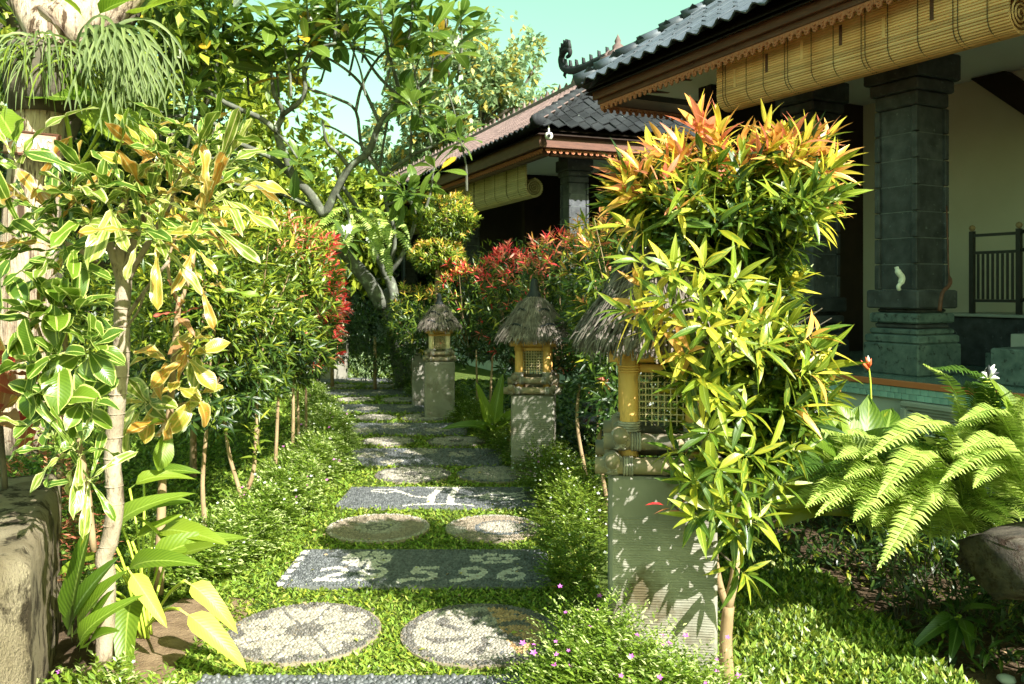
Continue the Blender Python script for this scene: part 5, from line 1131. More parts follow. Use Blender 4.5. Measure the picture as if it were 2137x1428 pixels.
# ------------------------------------------------------------------ fern fronds
def frond_mesh(name, L_, W_, pts, mat, n=40, seed=0, twist=.2):
    """pinnae on a curved rachis given as world points"""
    r = random.Random(seed); V = []; F = []; UV = []; N_ = len(pts)
    cum = [0]
    for a, b in zip(pts[:-1], pts[1:]): cum.append(cum[-1]+(b-a).length)
    def at(t):
        s_ = t*cum[-1]; i = 0
        while i < N_-2 and cum[i+1] < s_: i += 1
        f = (s_-cum[i])/max(1e-6, cum[i+1]-cum[i]); return pts[i].lerp(pts[i+1], f), (pts[i+1]-pts[i]).normalized()
    up0 = Vector((0,-.25,1)); prevq = None
    for k in range(11):
        p, d = at(k/10); s_ = d.cross(up0).normalized(); w = .0035*(1-.7*k/10); V += [p-s_*w, p+s_*w]
        UV_ = None
    for k in range(10): F.append((2*k,2*k+1,2*k+3,2*k+2)); UV += [(0,.5)]*4
    for k in range(n):
        t = .12+.88*k/n; p, d = at(t); s_ = d.cross(up0).normalized(); u_ = s_.cross(d).normalized()
        wl = W_*(math.sin(math.pi*min(1,(t-.06)*.9+.10))**.6)*(1-t**5)+.006; pw = cum[-1]*.88/n*.42
        for sg in (-1, 1):
            dr = (s_*sg+d*.22+u_*(.18+r.uniform(-.12,.12))).normalized(); e = p+dr*wl-u_*(wl*.28); m_ = p+dr*wl*.55+u_*.004; i0 = len(V)
            V += [p-d*pw, p+d*pw*.9, m_+d*pw*1.0, m_-d*pw*.9, e]; F += [(i0,i0+1,i0+2,i0+3),(i0+3,i0+2,i0+4)]
            UV += [(0,.5),(0,.7),(.5,.9),(.5,.1),(.5,.1),(.5,.9),(1,.5)]
    lp = [i for f in F for i in f]; tot = [len(f) for f in F]; st = np.cumsum([0]+tot[:-1])
    return mesh_np(name, np.array([v[:] for v in V]), lp, st, tot, [M[mat]], None, np.array(UV))
def frond(root, p0, d, L_, W_, g, mat='fern_leaf', n=26, seed=0, nm='frond'):
    link(nm, frond_mesh(nm, L_, W_, blade_path(p0, d, L_, g, 10), mat, n, seed), root)
r = random.Random(31)
for k in range(20):
    a = r.uniform(-2.9, .4); frond(ef, P(735+r.uniform(-20,55), 470+r.uniform(-25,30), 12.0), (math.cos(a)*.8, -.35, r.uniform(-.1,.8)), r.uniform(.6,1.0), .11, r.uniform(1.6,2.8), 'fern_leaf', 22, k)
# ------------------------------------------------------------------ large fern, right foreground
fn = thing('sword_fern', 'big sunlit sword fern with arching fronds at the right', 'fern', P(1960,1160,3.9))
r = random.Random(7)
FR = [((1800,1120,3.6),(1620,1000,3.25)),((1840,1130,3.6),(1680,1060,3.2)),((1860,1130,3.6),(1740,960,3.2)),((1900,1140,3.6),(1780,1090,3.1)),((1820,1120,3.7),(1700,900,3.4)),((1880,1130,3.6),(1830,930,3.3)),((1800,1130,4.2),(1640,960,3.8)),((1820,1130,4.1),(1720,1010,3.7)),((1850,1140,4.0),(1640,1060,3.6)),((1860,1130,4.0),(1700,930,3.8)),((1850,1130,4.0),(1790,980,3.7)),((1900,1130,3.9),(1860,960,3.7)),((1830,1130,4.1),(1600,1010,3.9)),((2060,1130,3.9),(1925,760,3.55)),((2050,1130,3.9),(2010,850,3.6)),((2137,1000,3.6),(1945,770,3.4)),((2080,1100,3.7),(1800,960,3.1)),((1900,1130,3.7),(1745,905,3.4)),((1890,1140,3.6),(1760,1000,3.2)),
      ((2000,1130,3.7),(1830,1040,3.0)),((2050,1120,3.8),(1840,900,3.5)),((1950,1140,3.8),(1700,1080,3.2)),((2160,1050,3.6),(2000,880,3.2)),((2170,1100,3.5),(1990,950,3.1)),((2180,1120,3.6),(1960,1010,3.1)),
      ((1960,1150,3.8),(1880,880,3.6)),((2000,1140,3.8),(2060,860,3.5)),((2080,1140,3.8),(2137,830,3.5)),((1940,1150,3.8),(1950,1050,3.2)),((2040,1130,3.7),(1830,1190,3.1)),((1900,1130,3.8),(1680,1010,3.4)),((2137,1110,3.7),(2030,1020,3.2)),((1980,1140,3.9),(1990,960,3.3)),((1880,1150,3.7),(1820,1100,3.3))]
for k, ((x0, y0, D0_), (x1, y1, D1_)) in enumerate(FR+[((r.uniform(1990,2160),r.uniform(1000,1130),3.7),(r.uniform(1860,2170),r.uniform(790,930),r.uniform(3.3,3.7))) for _ in range(12)]+[((1950+r.uniform(-70,170),1140,3.8),(r.uniform(1700,2160),r.uniform(900,1120),3.35)) for _ in range(14)]):
    a = P(x0, y0, D0_); e = P(x1, y1, D1_); a.z = max(a.z, .12) if k % 2 else a.z; m_ = a.lerp(e, .55)+Vector((0, 0, (e-a).length*.26)); pts = smooth_path([a, a.lerp(m_, .55)+Vector((0,0,.04)), m_, e], 5)
    link('frond', frond_mesh('frond', 1, .092*(1 if k < 21 else .85), pts, 'fern_leaf' if k % 5 else 'fern_dark', 46, k), fn)
b = MB()
for k in range(26):
    a = P(1950+r.uniform(-80,120), 1150+r.uniform(-10,30), 3.9); b.tube([Vector((a.x,a.y,-.02)), Vector((a.x+r.uniform(-.05,.05),a.y-.05,.16)), Vector((a.x+r.uniform(-.14,.14),a.y-.08,.34))], [.004,.0035,.002], 4)
b.build('dead_stalks', M['bark_dark'], fn, kind='stuff')
# ------------------------------------------------------------------ front crotons
def whorl(L, px, py, D, ax, k, size, key, mats, spread=(.3,1.35), stem_=.05, jit=.45):
    shoots(L, [P(px, py, D)[:]], [ax], k, size, key, lambda s, r_: [random.choice(mats) for q in r_], spread, stem_, jit=jit)
ca = thing('tall_croton', 'tall front croton with a pale ringed trunk and long cream edged leaves', 'shrub', P(216,1395,3.44))
def stp(root, pl, D, r0, r1, mat='bark_light', nm='trunk', D1=None): stem(root, [P(x, y, D+((D1 or D)-D)*i/(len(pl)-1)) for i, (x, y) in enumerate(pl)], r0, r1, mat, nm, 10)
stp(ca, [(214,1420),(220,1300),(222,1200),(216,1165),(228,1130),(240,1050),(234,960),(240,880),(252,760),(254,660),(258,585),(256,565)], 3.42, .035, .030)
for q_ in range(16):
    z_ = .12+q_*.088+random.uniform(-.02,.02); py_ = HY-(z_-EYE)*FPX/3.42; px_ = np.interp(py_, [565,660,760,880,960,1050,1130,1165,1200,1300,1420], [256,254,252,240,234,240,228,216,222,220,214]); b = MB(); b.tube([P(px_,py_+2,3.42),P(px_,py_,3.42),P(px_,py_-2,3.42)], [.031,.0365,.031], 12); b.build('trunk_ring', M['bark_light'], ca, True)
for pl, a_, c_ in (([(254,590),(232,520),(198,462),(170,430)],.022,.012), ([(256,580),(252,520),(256,455),(262,400)],.022,.013), ([(258,580),(275,525),(290,470),(310,440)],.020,.012), ([(262,590),(296,530),(330,470),(345,440),(360,400)],.014,.009), ([(262,665),(300,610),(352,545)],.009,.006), ([(200,545),(180,530),(130,505)],.012,.009), ([(256,690),(285,655),(302,610)],.006,.004), ([(345,450),(380,360),(430,290)],.011,.007)):
    stp(ca, pl, 3.42, a_, c_, 'bark_light', 'limb', 3.3)
L = Leaves(); CR = ['croton_cream','croton_green','croton_green','croton_green','croton_bronze']; CB = ['croton_bronze','croton_cream','croton_green','croton_green','croton_cream','croton_orange']
for (x, y, D, ax, k, s_, m_) in ((60,420,3.1,(-.5,-.3,.7),11,.24,CR),(120,470,3.15,(-.2,-.4,.8),10,.24,CR),(30,330,3.0,(-.3,-.3,1),5,.22,['croton_green','croton_cream']),(190,450,3.1,(0,-.4,.9),9,.23,CR),(262,410,3.15,(.1,-.3,1),10,.24,CR),(312,420,3.2,(.3,-.3,.8),10,.23,CB),
        (362,390,3.2,(.4,-.3,.8),10,.22,CB),(430,290,3.2,(.2,-.2,1),12,.20,CR),(400,330,3.15,(-.2,-.3,1),9,.20,CR),(450,370,3.2,(.6,-.2,.7),9,.22,CB),(330,330,3.15,(-.2,-.3,1),8,.20,CB),(120,520,3.0,(-.4,-.5,.2),8,.24,CR),(40,500,3.0,(-.7,-.4,.3),8,.24,CR),(330,500,3.1,(.2,-.5,.1),9,.2,CB),(430,430,3.1,(.4,-.4,.5),9,.2,CB),(290,480,3.0,(.1,-.6,.2),7,.18,CR),(210,400,3.05,(-.3,-.5,.6),7,.22,CR),(150,400,3.05,(.1,-.4,.8),7,.2,CR)):
    whorl(L, x, y, D, ax, int(k*1.05), s_*1.40, 'spoon', m_, jit=.5)
L.build(ca, 300)
cb = thing('green_croton', 'green croton with broad cream rimmed leaves and red young leaf behind the stone wall', 'shrub', P(165,1180,3.2))
stp(cb, [(195,1150),(180,1010),(160,900),(140,760),(130,640)], 3.15, .013, .008, 'bark_tan', 'stem'); stp(cb, [(150,820),(100,740),(70,660)], 3.12, .009, .006, 'bark_tan', 'stem')
L = Leaves(); CG = ['croton_green']
for (x, y, D, ax, k, s_) in ((110,640,2.95,(0,-.3,1),10,.155),(60,650,2.9,(-.4,-.4,.7),8,.16),(165,640,2.95,(.4,-.3,.8),9,.15),(120,740,2.9,(0,-.6,.5),10,.15),(190,720,2.95,(.5,-.4,.4),8,.15),(50,760,2.85,(-.6,-.5,.2),7,.16),(110,830,2.9,(-.2,-.6,.4),9,.15),(170,840,2.95,(.4,-.5,.3),9,.15),(130,560,3.0,(0,-.2,1),6,.15)):
    whorl(L, x, y, D, ax, int(k*1.25), s_*1.18, 'obov', CG, (.35, 1.5))
for (x, y, D, ax, k, s_) in ((150,935,2.85,(-.2,-.5,.5),10,.24),(185,1000,2.9,(.2,-.5,.2),8,.2),(90,900,2.85,(-.6,-.4,.3),7,.22)): whorl(L, x, y, D, ax, k, s_, 'spoon', CG+['croton_green','croton_cream'], (.5, 1.7))
L.build(cb, 300)
rc = thing('red_croton', 'dark red and bronze croton at the left edge behind the green one', 'shrub', P(-10,1000,3.4)); L = Leaves()
stp(rc, [(10,1020),(0,860),(10,720)], 3.5, .012, .008, 'bark_dark', 'stem')
for (x, y, ax, k) in ((15,760,(0,-.3,.7),8),(0,860,(.2,-.4,.4),8),(50,820,(.5,-.3,.4),6)): whorl(L, x, y, 3.35, ax, k, .2, 'obov', ['iresine','leaf_red','croton_bronze'], (.4,1.5))
L.build(rc, 60)
cc = thing('orange_croton', 'slender croton with curled orange and yellow leaves left of the hedge', 'shrub', P(332,1235,4.2))
stp(cc, [(330,1240),(335,1100),(340,980),(352,880),(360,780),(368,680),(374,620)], 4.2, .024, .012, 'bark_tan'); stp(cc, [(374,640),(400,560),(410,480),(440,400),(460,330)], 4.2, .011, .006, 'bark_tan', 'limb'); stp(cc, [(374,640),(350,560),(370,480)], 4.2, .010, .006, 'bark_tan', 'limb'); stp(cc, [(352,850),(390,840),(420,830)], 4.2, .006, .004, 'bark_tan', 'limb')
L = Leaves()
for (x, y, ax, k, s_, key, m_) in ((372,640,(0,-.3,.6),6,.16,'spoon',['croton_bronze','iresine']),(455,330,(.2,-.2,1),11,.26,'spoon',CR),(440,400,(.5,-.2,.7),9,.28,'spoon',['croton_cream','croton_bronze']),(410,500,(.6,-.3,.4),9,.28,'spoon',['croton_bronze','croton_green','croton_orange']),(430,590,(.6,-.3,.6),7,.26,'spoon',['canna_leaf','croton_bronze']),
        (365,470,(-.1,-.4,.8),9,.24,'spoon',CB),(400,740,(.8,-.3,.5),6,.20,'obov',['croton_orange']),(410,700,(.6,-.3,.8),5,.14,'obov',['croton_orange','iresine']),(340,750,(-.5,-.5,.3),6,.22,'obov',['croton_cream','croton_orange']),(300,840,(-.4,-.6,.3),7,.24,'obov',['croton_cream','croton_orange']),(415,825,(.8,-.3,.3),5,.18,'obov',['croton_orange','croton_cream']),(345,880,(-.2,-.5,.1),7,.24,'obov',['croton_cream','croton_bronze','canna_leaf']),(370,800,(.1,-.5,.6),5,.18,'obov',['croton_orange'])):
    whorl(L, x, y, 4.05, ax, k, s_, key, m_, (.45,1.6))
L.build(cc, 200)
# ------------------------------------------------------------------ broad leaved plants at the base
def broad(name, label, base, leaves, mat, cat='plant', stalk=True, key='canna'):
    t = thing(name, label, cat, base)
    for i, (x, y, D, tx, ty, TD_, sz, *mm) in enumerate(leaves):       # leaf base pixel -> tip pixel
        a = P(x, y, D); e = P(tx, ty, TD_); d = e-a; z = Vector((0,-.55,.85)); kk = (key, i % 4); V = T[kk][0]; tl_ = V[:,0].max(); s_ = d.length/tl_
        X = d.normalized(); Y = z.cross(X).normalized(); Z = X.cross(Y); mt = Matrix.Translation(a) @ Matrix((X, Y, Z)).transposed().to_4x4() @ Matrix.Scale(s_, 4)
        link('leaf', leaf_mesh(kk, mm[0] if mm else mat), t, mt)
        if stalk:
            b = MB(); g_ = Vector((base[0]+random.uniform(-.04,.04), base[1]+random.uniform(-.04,.04), max(-.02, base[2]))); b.tube(smooth_path([g_, g_.lerp(a, .6)+Vector((0,.02,.03)), a]), .006, 6); b.build('stalk', M['pod_green'], t, True)
    return t
broad('canna_plant', 'lime green plant with drooping yellow leaves at the foot of the tall croton', P(300,1260,3.75)[:2]+(0,), [
    (265,1185,3.5,345,1298,3.35,.3,'canna_pale'),(375,1272,3.3,512,1365,3.2,.3,'canna_pale'),(385,1212,3.4,485,1275,3.3,.3,'canna_pale'),(300,1190,3.7,420,1075,3.7,.3),(275,1130,3.8,370,1065,3.8,.3),(240,1180,3.6,150,1130,3.3,.3),(260,1200,3.7,330,1120,3.5,.3),(280,1240,3.6,240,1330,3.3,.3),
    (240,1250,3.5,165,1330,3.2,.3),(320,1110,3.9,440,1090,3.7,.3),(250,1090,3.8,330,1010,3.7,.3),(230,1120,3.7,280,1010,3.6,.3),(330,1180,3.8,430,1120,3.6,.3),(225,1230,3.5,150,1230,3.2,.3),(300,1000,4.2,370,950,4.1,.3),(270,1020,4.0,350,960,4.0,.3),(350,1150,3.9,300,1060,3.7,.3)], 'canna_leaf')
broad('strap_leaf_plant', 'dark strap leaved plant in the shade right beside the low stone wall', P(160,1330,3.1)[:2]+(0,), [
    (150,1330,3.1,150,1110,2.95,.3,'leaf_green'),(160,1340,3.1,185,1190,2.95,.3,'canna_leaf'),(150,1340,3.1,130,1200,2.95,.3,'leaf_mid'),(165,1360,3.0,170,1260,2.9,.3,'canna_leaf'),(170,1350,3.1,210,1230,3.0,.3,'canna_leaf'),(180,1360,3.05,200,1290,2.9,.3)], 'canna_leaf', stalk=False)
broad('bird_nest_plant', 'glossy broad leaved plant between the orange tipped shrub and the fern', P(1790,1120,4.3)[:2]+(0,), [
    (1760,1060,4.3,1710,860,4.1,.3),(1770,1060,4.3,1760,840,4.2,.3),(1790,1060,4.3,1830,860,4.2,.3),(1740,1060,4.2,1640,940,4.0,.3),(1800,1060,4.2,1910,900,4.0,.3),(1790,1050,4.2,1860,940,3.9,.3),(1760,1060,4.2,1690,1010,3.9,.3,'leaf_green'),(1780,1060,4.1,1740,950,3.8,.3,'leaf_green'),(1750,1000,4.4,1760,850,4.5,.3,'leaf_mid'),(1700,1010,4.3,1630,880,4.3,.3,'leaf_mid'),(1820,1010,4.5,1870,830,4.6,.3,'leaf_green'),(1850,1010,4.5,1950,880,4.5,.3,'leaf_green'),(1800,1000,4.6,1790,850,4.7,.3),(1700,960,3.9,1690,860,3.8,.3),(1740,960,3.9,1770,870,3.8,.3),(1790,950,3.9,1840,880,3.8,.3),(1720,1000,3.8,1640,900,3.7,.3),(1760,1000,3.8,1720,880,3.6,.3),(1790,1000,3.8,1800,870,3.7,.3),(1830,990,3.9,1900,900,3.8,.3,'canna_pale'),(1740,980,4.0,1680,850,4.0,.3)], 'canna_leaf', stalk=False, key='broad')
broad('broad_leaf_clump', 'bright broad leaved clump between the second and third lantern pillars', P(1030,930,8.4)[:2]+(0,), [
    (1025,900,8.4,1000,800,8.3,.3),(1030,900,8.4,1040,790,8.3,.3),(1035,900,8.4,1080,830,8.2,.3),(1020,905,8.3,975,860,8.1,.3),(1035,905,8.3,1060,870,8.0,.3),(1030,905,8.3,1010,860,8.0,.3),(1045,900,8.4,1100,860,8.4,.3)], 'canna_leaf')
broad('edge_leaf_plant', 'pointed green leaves poking in at the right edge above the fern', P(2150,1000,4.0)[:2]+(0,), [(2137,960,4.0,2095,785,3.9,.3),(2160,960,4.0,2137,800,3.9,.3)], 'canna_leaf', stalk=False)
# heliconia stalk and flowering pod
hl = thing('heliconia_flower', 'thin heliconia stalk with small red and white bracts before the terrace', 'flower', P(1812,960,4.6))
b = MB(); b.tube(smooth_path([P(1815,1000,4.6),P(1818,880,4.6),P(1816,800,4.6),P(1812,765,4.6)]), .005, 6); b.build('stalk', M['pod_green'], hl, True)
for (x0, y0, x1, y1, m_) in ((1812,772,1796,752,'heliconia'),(1813,765,1806,745,'heliconia'),(1812,768,1818,748,'heliconia'),(1812,760,1811,742,'petal_white')):
    b = MB(); b.tube([P(x0,y0,4.6),P((x0+x1)/2,(y0+y1)/2+1,4.58),P(x1,y1,4.57)], [.007,.010,.001], 6); b.build('bract', M[m_], hl, True)
pd = thing('flower_pod', 'green pointed flower pod topped by a small white and dark blossom', 'flower', P(2058,900,3.7))
b = MB(); c_ = P(2058,865,3.7); b.lathe([(.006,-.10),(.030,-.06),(.056,.0),(.050,.06),(.030,.11),(.008,.155)], c_, 10, wob=.05); b.build('pod', M['pod_green'], pd, True)
for i in range(9):
    a = i*.75; top = P(2060,792,3.7)+Vector((0,0,.0)); e = top+Vector((math.cos(a)*.045,-.01+.02*math.sin(a),.03+.035*math.sin(a*1.7))); b = MB(); b.tube([top, top.lerp(e,.55)+Vector((0,0,.008)), e], [.004,.011,.002], 5); b.build('petal', M['petal_white' if i % 3 else 'rubber_black'], pd, True)
# ------------------------------------------------------------------ low flowering border (small leaved)
def tiny(root_name, label, cat, centres, n, size, h, kind, tipw=.35, flowers=0, white=0, mats=('border_leaf','border_leaf','border_tip'), sprigL=.16, root=None, grow=1.0):
    """sprigs: thin arching stems with pairs of tiny leaves"""
    C_ = np.array([c[:2] for c in centres]); R_ = np.array([c[2] for c in centres]); H_ = np.array([c[3] for c in centres])
    w = R_**2; idx = RNG.choice(len(C_), n, p=w/w.sum()); a = RNG.uniform(0,6.283,n); rr = np.sqrt(RNG.random(n)); k = 13
    base = np.stack([C_[idx,0]+np.cos(a)*rr*R_[idx]*.75, C_[idx,1]+np.sin(a)*rr*R_[idx]*.75, H_[idx]*(1-rr**2*.75)*RNG.uniform(.35,.9,n)], 1)
    d = nrm(np.stack([np.cos(a)*rr*1.3, np.sin(a)*rr*1.3, RNG.uniform(.35,1.1,n)], 1)+unit(n)*.45)
    t = np.tile(np.linspace(.12,1,k), n); bp = np.repeat(base,k,0); bd = np.repeat(d,k,0); sl = np.repeat(sprigL*RNG.uniform(.6,1.15,n)*grow,k)
    pos = bp+bd*(t*sl)[:,None]+np.array([0,0,-.22])*((t**2)*sl)[:,None]; s1 = nrm(np.cross(bd, np.array([.2,.3,1.0])))*np.where(np.tile(np.arange(k),n)%2, 1, -1)[:,None]
    dd = s1+bd*.75+unit(n*k)*.35; m_ = n*k
    L = Leaves(); ti = RNG.random(m_); mat = np.where((t > .72) & (ti < tipw), mats[2], np.where(ti > .5, mats[0], mats[1]))
    L.add(pos, dd, unit(m_)*.5+np.array([0,0,1]), size*RNG.uniform(.7,1.2,m_)*(1.1-.45*t), 'tri', list(mat))
    if kind == 'stuff':
        Pz = np.concatenate(L.p); R = np.concatenate(L.R); S = np.concatenate(L.s); ms = sorted(set(L.m)); keys = [('tri',q) for q in range(4)]
        kid = np.array([q[1] for q in L.k]); mid_ = np.array([ms.index(q) for q in L.m]); rt = join(root_name, keys, kid, R, S, Pz, ms, mid_); tag(rt, label, cat, None, 'stuff'); 
    else: rt = thing(root_name, label, cat, (C_[0,0], C_[0,1], 0)); L.build(rt, 0)
    for cnt, mt, nm in ((flowers,'petal_pink','pink_flowers'),(white,'petal_white','white_flowers')):
        if not cnt: continue
        sel = RNG.choice(n, cnt, replace=False); tip = base[sel]+d[sel]*(sl.reshape(n,k)[sel,0]*.9)[:,None]+np.array([0,0,.004]); q = 5
        pp = np.repeat(tip,q,0); aa = np.tile(np.arange(q)*1.257,cnt)+np.repeat(RNG.uniform(0,6,cnt),q); dv = np.stack([np.cos(aa), np.sin(aa)*.6-.2, np.sin(aa)*.5+.35],1)
        R = frames(dv, np.tile(np.array([0.,-.5,1.]),(len(pp),1))); join(nm, [('blob',0)], np.zeros(len(pp),int), R, np.repeat(RNG.uniform(.6,1.2,cnt),q)*(.013 if mt == 'petal_pink' else .011), pp, [mt], np.zeros(len(pp),int), rt)
    return rt
def gx(px, py): y = FPX*EYE/(py-HY); return ((px-CX)*y/FPX, y)
lb_ = []
for (px, py, r_, h) in ((420,1215,.20,.20),(470,1180,.22,.22),(520,1150,.24,.24),(560,1110,.24,.26),(600,1075,.24,.26),(620,1040,.25,.27),(655,1005,.28,.30),(690,985,.26,.28),(700,960,.26,.28),(700,935,.26,.27),(705,915,.26,.26),(690,895,.26,.26),(680,872,.26,.26),(670,850,.26,.26),(655,835,.28,.28),(640,818,.28,.28)):
    x, y = gx(px, py); lb_.append((x-.03-.02*max(0, y-6), y, r_*.92, h*1.2))
tiny('left_flower_border', 'low small leaved flowering border along the left side of the path', 'border plants', lb_, 4800, .038, .25, 'stuff', .62, 40, 170)
rb = []
for (px, py, r_, h) in ((1200,1235,.16,.30),(1200,1180,.20,.32),(1195,1120,.24,.34),(1190,1080,.26,.34),(1165,1040,.26,.32),(1140,1005,.26,.30),(1120,978,.26,.30),(1085,950,.26,.28),(1055,925,.26,.27),(1020,900,.26,.26),(985,882,.26,.25),(950,862,.26,.25),(920,845,.28,.25),(890,830,.28,.25),(860,815,.28,.24),(840,803,.28,.24)):
    x, y = gx(px, py); rb.append((x, y, r_, h))
tiny('right_flower_border', 'low small leaved border with white flowers between the path and the lantern pillars', 'border plants', rb, 4300, .036, .25, 'stuff', .20, 12, 220, mats=('border_leaf','leaf_hedge','border_tip'))
tiny('pink_flower_bush', 'sunlit feathery bush with small pink flowers in front of the nearest pillar', 'flowering bush', [(.34,2.95,.24,.36),(.22,2.85,.20,.28),(.45,2.80,.22,.32),(.56,2.86,.20,.28),(.30,3.12,.20,.38),(.62,2.70,.18,.18),(.40,2.70,.2,.2)], 2300, .029, .3, 'thing', .45, 55, 0, sprigL=.20)
tiny('corner_ground_plant', 'small leafy ground plants with tiny pink flowers in the bottom left corner', 'ground plant', [(gx(60,1420)[0]+.02,2.75,.22,.16),(gx(290,1390)[0],3.05,.17,.12),(gx(380,1400)[0],3.0,.14,.08),(gx(240,1420)[0],2.95,.15,.12),(gx(140,1425)[0],2.8,.2,.12)], 330, .042, .2, 'thing', .3, 10, 3, mats=('border_leaf','leaf_hedge','border_tip'))
tiny('iresine_bed', 'red and brown small leaved planting on top of the low stone wall', 'bedding plants', [(-2.15,3.9,.28,.95),(-2.45,3.7,.25,.9),(-2.3,4.2,.3,.95),(-2.6,4.1,.3,.95)], 520, .038, .25, 'stuff', .6, 0, 0, mats=('iresine','leaf_mid','leaf_salmon'))
# ------------------------------------------------------------------ turf: small leaves of carpet grass
def turf(name, label, n, region, size, mats, w, seed, ymin=2.35, ymax=15.5, pad=.012, dens=1.6, up=.75, clump=0.0):
    R0 = np.random.default_rng(seed); u = R0.random(n); e = 1-dens; y = (ymin**e+u*(ymax**e-ymin**e))**(1/e); x0, x1 = region(y); x = x0+(x1-x0)*R0.random(n)
    ok = free(x, y, pad+R0.uniform(-.01,.025,n)); 
    if clump > 0: ok &= (np.sin(x*7+y*3)+np.sin(y*9-x*4)+R0.normal(0,.8,n) > -clump)
    x, y = x[ok], y[ok]; n = len(x); a = R0.uniform(0,6.283,n); d = np.stack([np.cos(a), np.sin(a), R0.uniform(.15,up*1.5,n)],1)
    sz = size*R0.uniform(.55,1.25,n)*(1+np.clip((y-4)/9,0,1)*1.1); ms = np.random.default_rng(seed+1).choice(len(mats), n, p=np.array(w)/sum(w))
    R = frames(d, np.tile(np.array([0.,0.,1.]),(n,1))+R0.normal(0,.3,(n,3))); kid = R0.integers(0,4,n)
    o = join(name, [('tri',q) for q in range(4)], kid, R, sz, np.stack([x,y,np.full(n,-.008)],1), list(mats), ms); return tag(o, label, None, None, 'stuff')
turf('path_grass', 'short bright carpet grass between the stepping stones', 95000, lambda y: (np.interp(y,PY,PXc)-np.interp(y,[2.3,3.9,4.4],[.82,.86,1.0]), np.interp(y,PY,PXc)+.95), .030, ['turf_leaf','leaf_lime','leaf_hedge','turf_dry'], [6,2,3,1], 3, pad=.036, clump=2.3)
turf('lawn_grass', 'shaded lawn grass beyond the left hedge stems', 45000, lambda y: (-1.2-.42*y+.0*y, np.maximum(-1.25-.0*y, np.interp(y,PY,PXc)-.95)), .042, ['turf_leaf','leaf_hedge','leaf_mid'], [4,3,1], 5, ymin=4.2, ymax=12)
turf('right_grass', 'tufted lawn grass right of the nearest pillar, in sun and shade', 52000, lambda y: (np.interp(y,[2.2,3.4,5,6.6],[.74,.80,.9,.95]), np.interp(y,[2.2,3.0,4.0,5,6.6],[1.62,1.75,1.7,1.55,1.2])), .050, ['turf_leaf','leaf_lime','leaf_hedge','leaf_mid','turf_dry'], [5,2,3,2,.6], 7, ymin=2.3, ymax=6.5, up=1.7, clump=1.1)
mass('shade_ground_cover', 'dark green leafy cover between the pillars, the orange tipped shrub and the terrace', 'ground cover', [(2.0,3.75,.05,.32,.4,.16),(2.3,3.3,.04,.3,.35,.12),(1.75,5.2,.10,.75,.8,.22),(2.25,4.2,.08,.45,.5,.22),(2.9,4.6,.1,.5,.5,.3),(1.15,6.3,.10,.5,.9,.2),(2.6,5.6,.15,.5,.5,.3),(1.2,7.6,.1,.6,.5,.25)], 19000, .08, 'small', ['leaf_mid','leaf_dark','leaf_green'], [3,3,1])
turf('back_grass', 'dark low grass behind the right row of lantern pillars', 30000, lambda y: (np.interp(y,PY,PXc)+1.0, np.interp(y,PY,PXc)+3.2), .06, ['leaf_hedge','leaf_mid','leaf_dark'], [2,3,2], 9, ymin=6.3, ymax=14)
# fallen leaves and litter on the bare soil
rr = np.random.default_rng(5); n = 900; x = np.concatenate([rr.uniform(1.5,3.2,600), rr.uniform(-1.6,-1.15,300)]); y = np.concatenate([rr.uniform(2.4,5,600), rr.uniform(2.7,4.2,300)]); a = rr.uniform(0,6.28,n)
tag(join('leaf_litter', [('blob',q) for q in range(4)], rr.integers(0,4,n), frames(np.stack([np.cos(a),np.sin(a),rr.uniform(-.1,.3,n)],1), np.tile(np.array([0.,0.,1.]),(n,1))+rr.normal(0,.3,(n,3))), rr.uniform(.018,.05,n), np.stack([x,y,np.full(n,-.015)],1), ['soil','bark_tan','bark_dark','turf_dry'], rr.integers(0,4,n)), 'dry fallen leaves scattered on the bare soil', None, None, 'stuff')
broad('seedling', 'small blue-green seedling on the dark soil before the bench', P(2000,1330,3.6)[:2]+(0,), [(2000,1290,3.6,1975,1250,3.5,.3),(2000,1290,3.6,1995,1345,3.4,.3),(2005,1285,3.6,2040,1240,3.5,.3),(2000,1290,3.6,1940,1300,3.5,.3),(2005,1290,3.6,2060,1300,3.5,.3),(2003,1285,3.6,2035,1340,3.4,.3)], 'leaf_mid')
rr = np.random.default_rng(15); n = 260; y = rr.uniform(2.7,8,n); x = np.interp(y,PY,PXc)+rr.uniform(-.9,.9,n); a = rr.uniform(0,6.28,n)
tag(join('fallen_leaves', [('blob',q) for q in range(4)], rr.integers(0,4,n), frames(np.stack([np.cos(a),np.sin(a),rr.uniform(-.1,.3,n)],1), np.tile(np.array([0.,0.,1.]),(n,1))+rr.normal(0,.3,(n,3))), rr.uniform(.012,.035,n), np.stack([x,y,np.full(n,.016)],1), ['turf_dry','bark_tan','bark_dark','frangipani_old'], rr.choice(4,n,p=[.35,.3,.25,.1])), 'small dry leaves scattered on the path grass and stones', None, None, 'stuff')
# round stones by the bench
for i, (px, py, r_, lb2) in enumerate(((2100,1415,.035,'small round pebble stone lying under the bench'),(1965,1385,.022,'tiny pale stone on the soil left of the bench leg'),(1905,1350,.018,'tiny pale stone near the lawn edge left of the seedling'))):
    x, y = gx(px, py); b = MB(); b.lathe([(r_*.6,0),(r_,r_*.35),(r_*.85,r_*.7),(r_*.3,r_*.9)], (x, y, -.02), 10, wob=.1); tag(b.build('stone', M['frame_stone'], None, True), lb2, 'stone', 'loose stones near the bench')
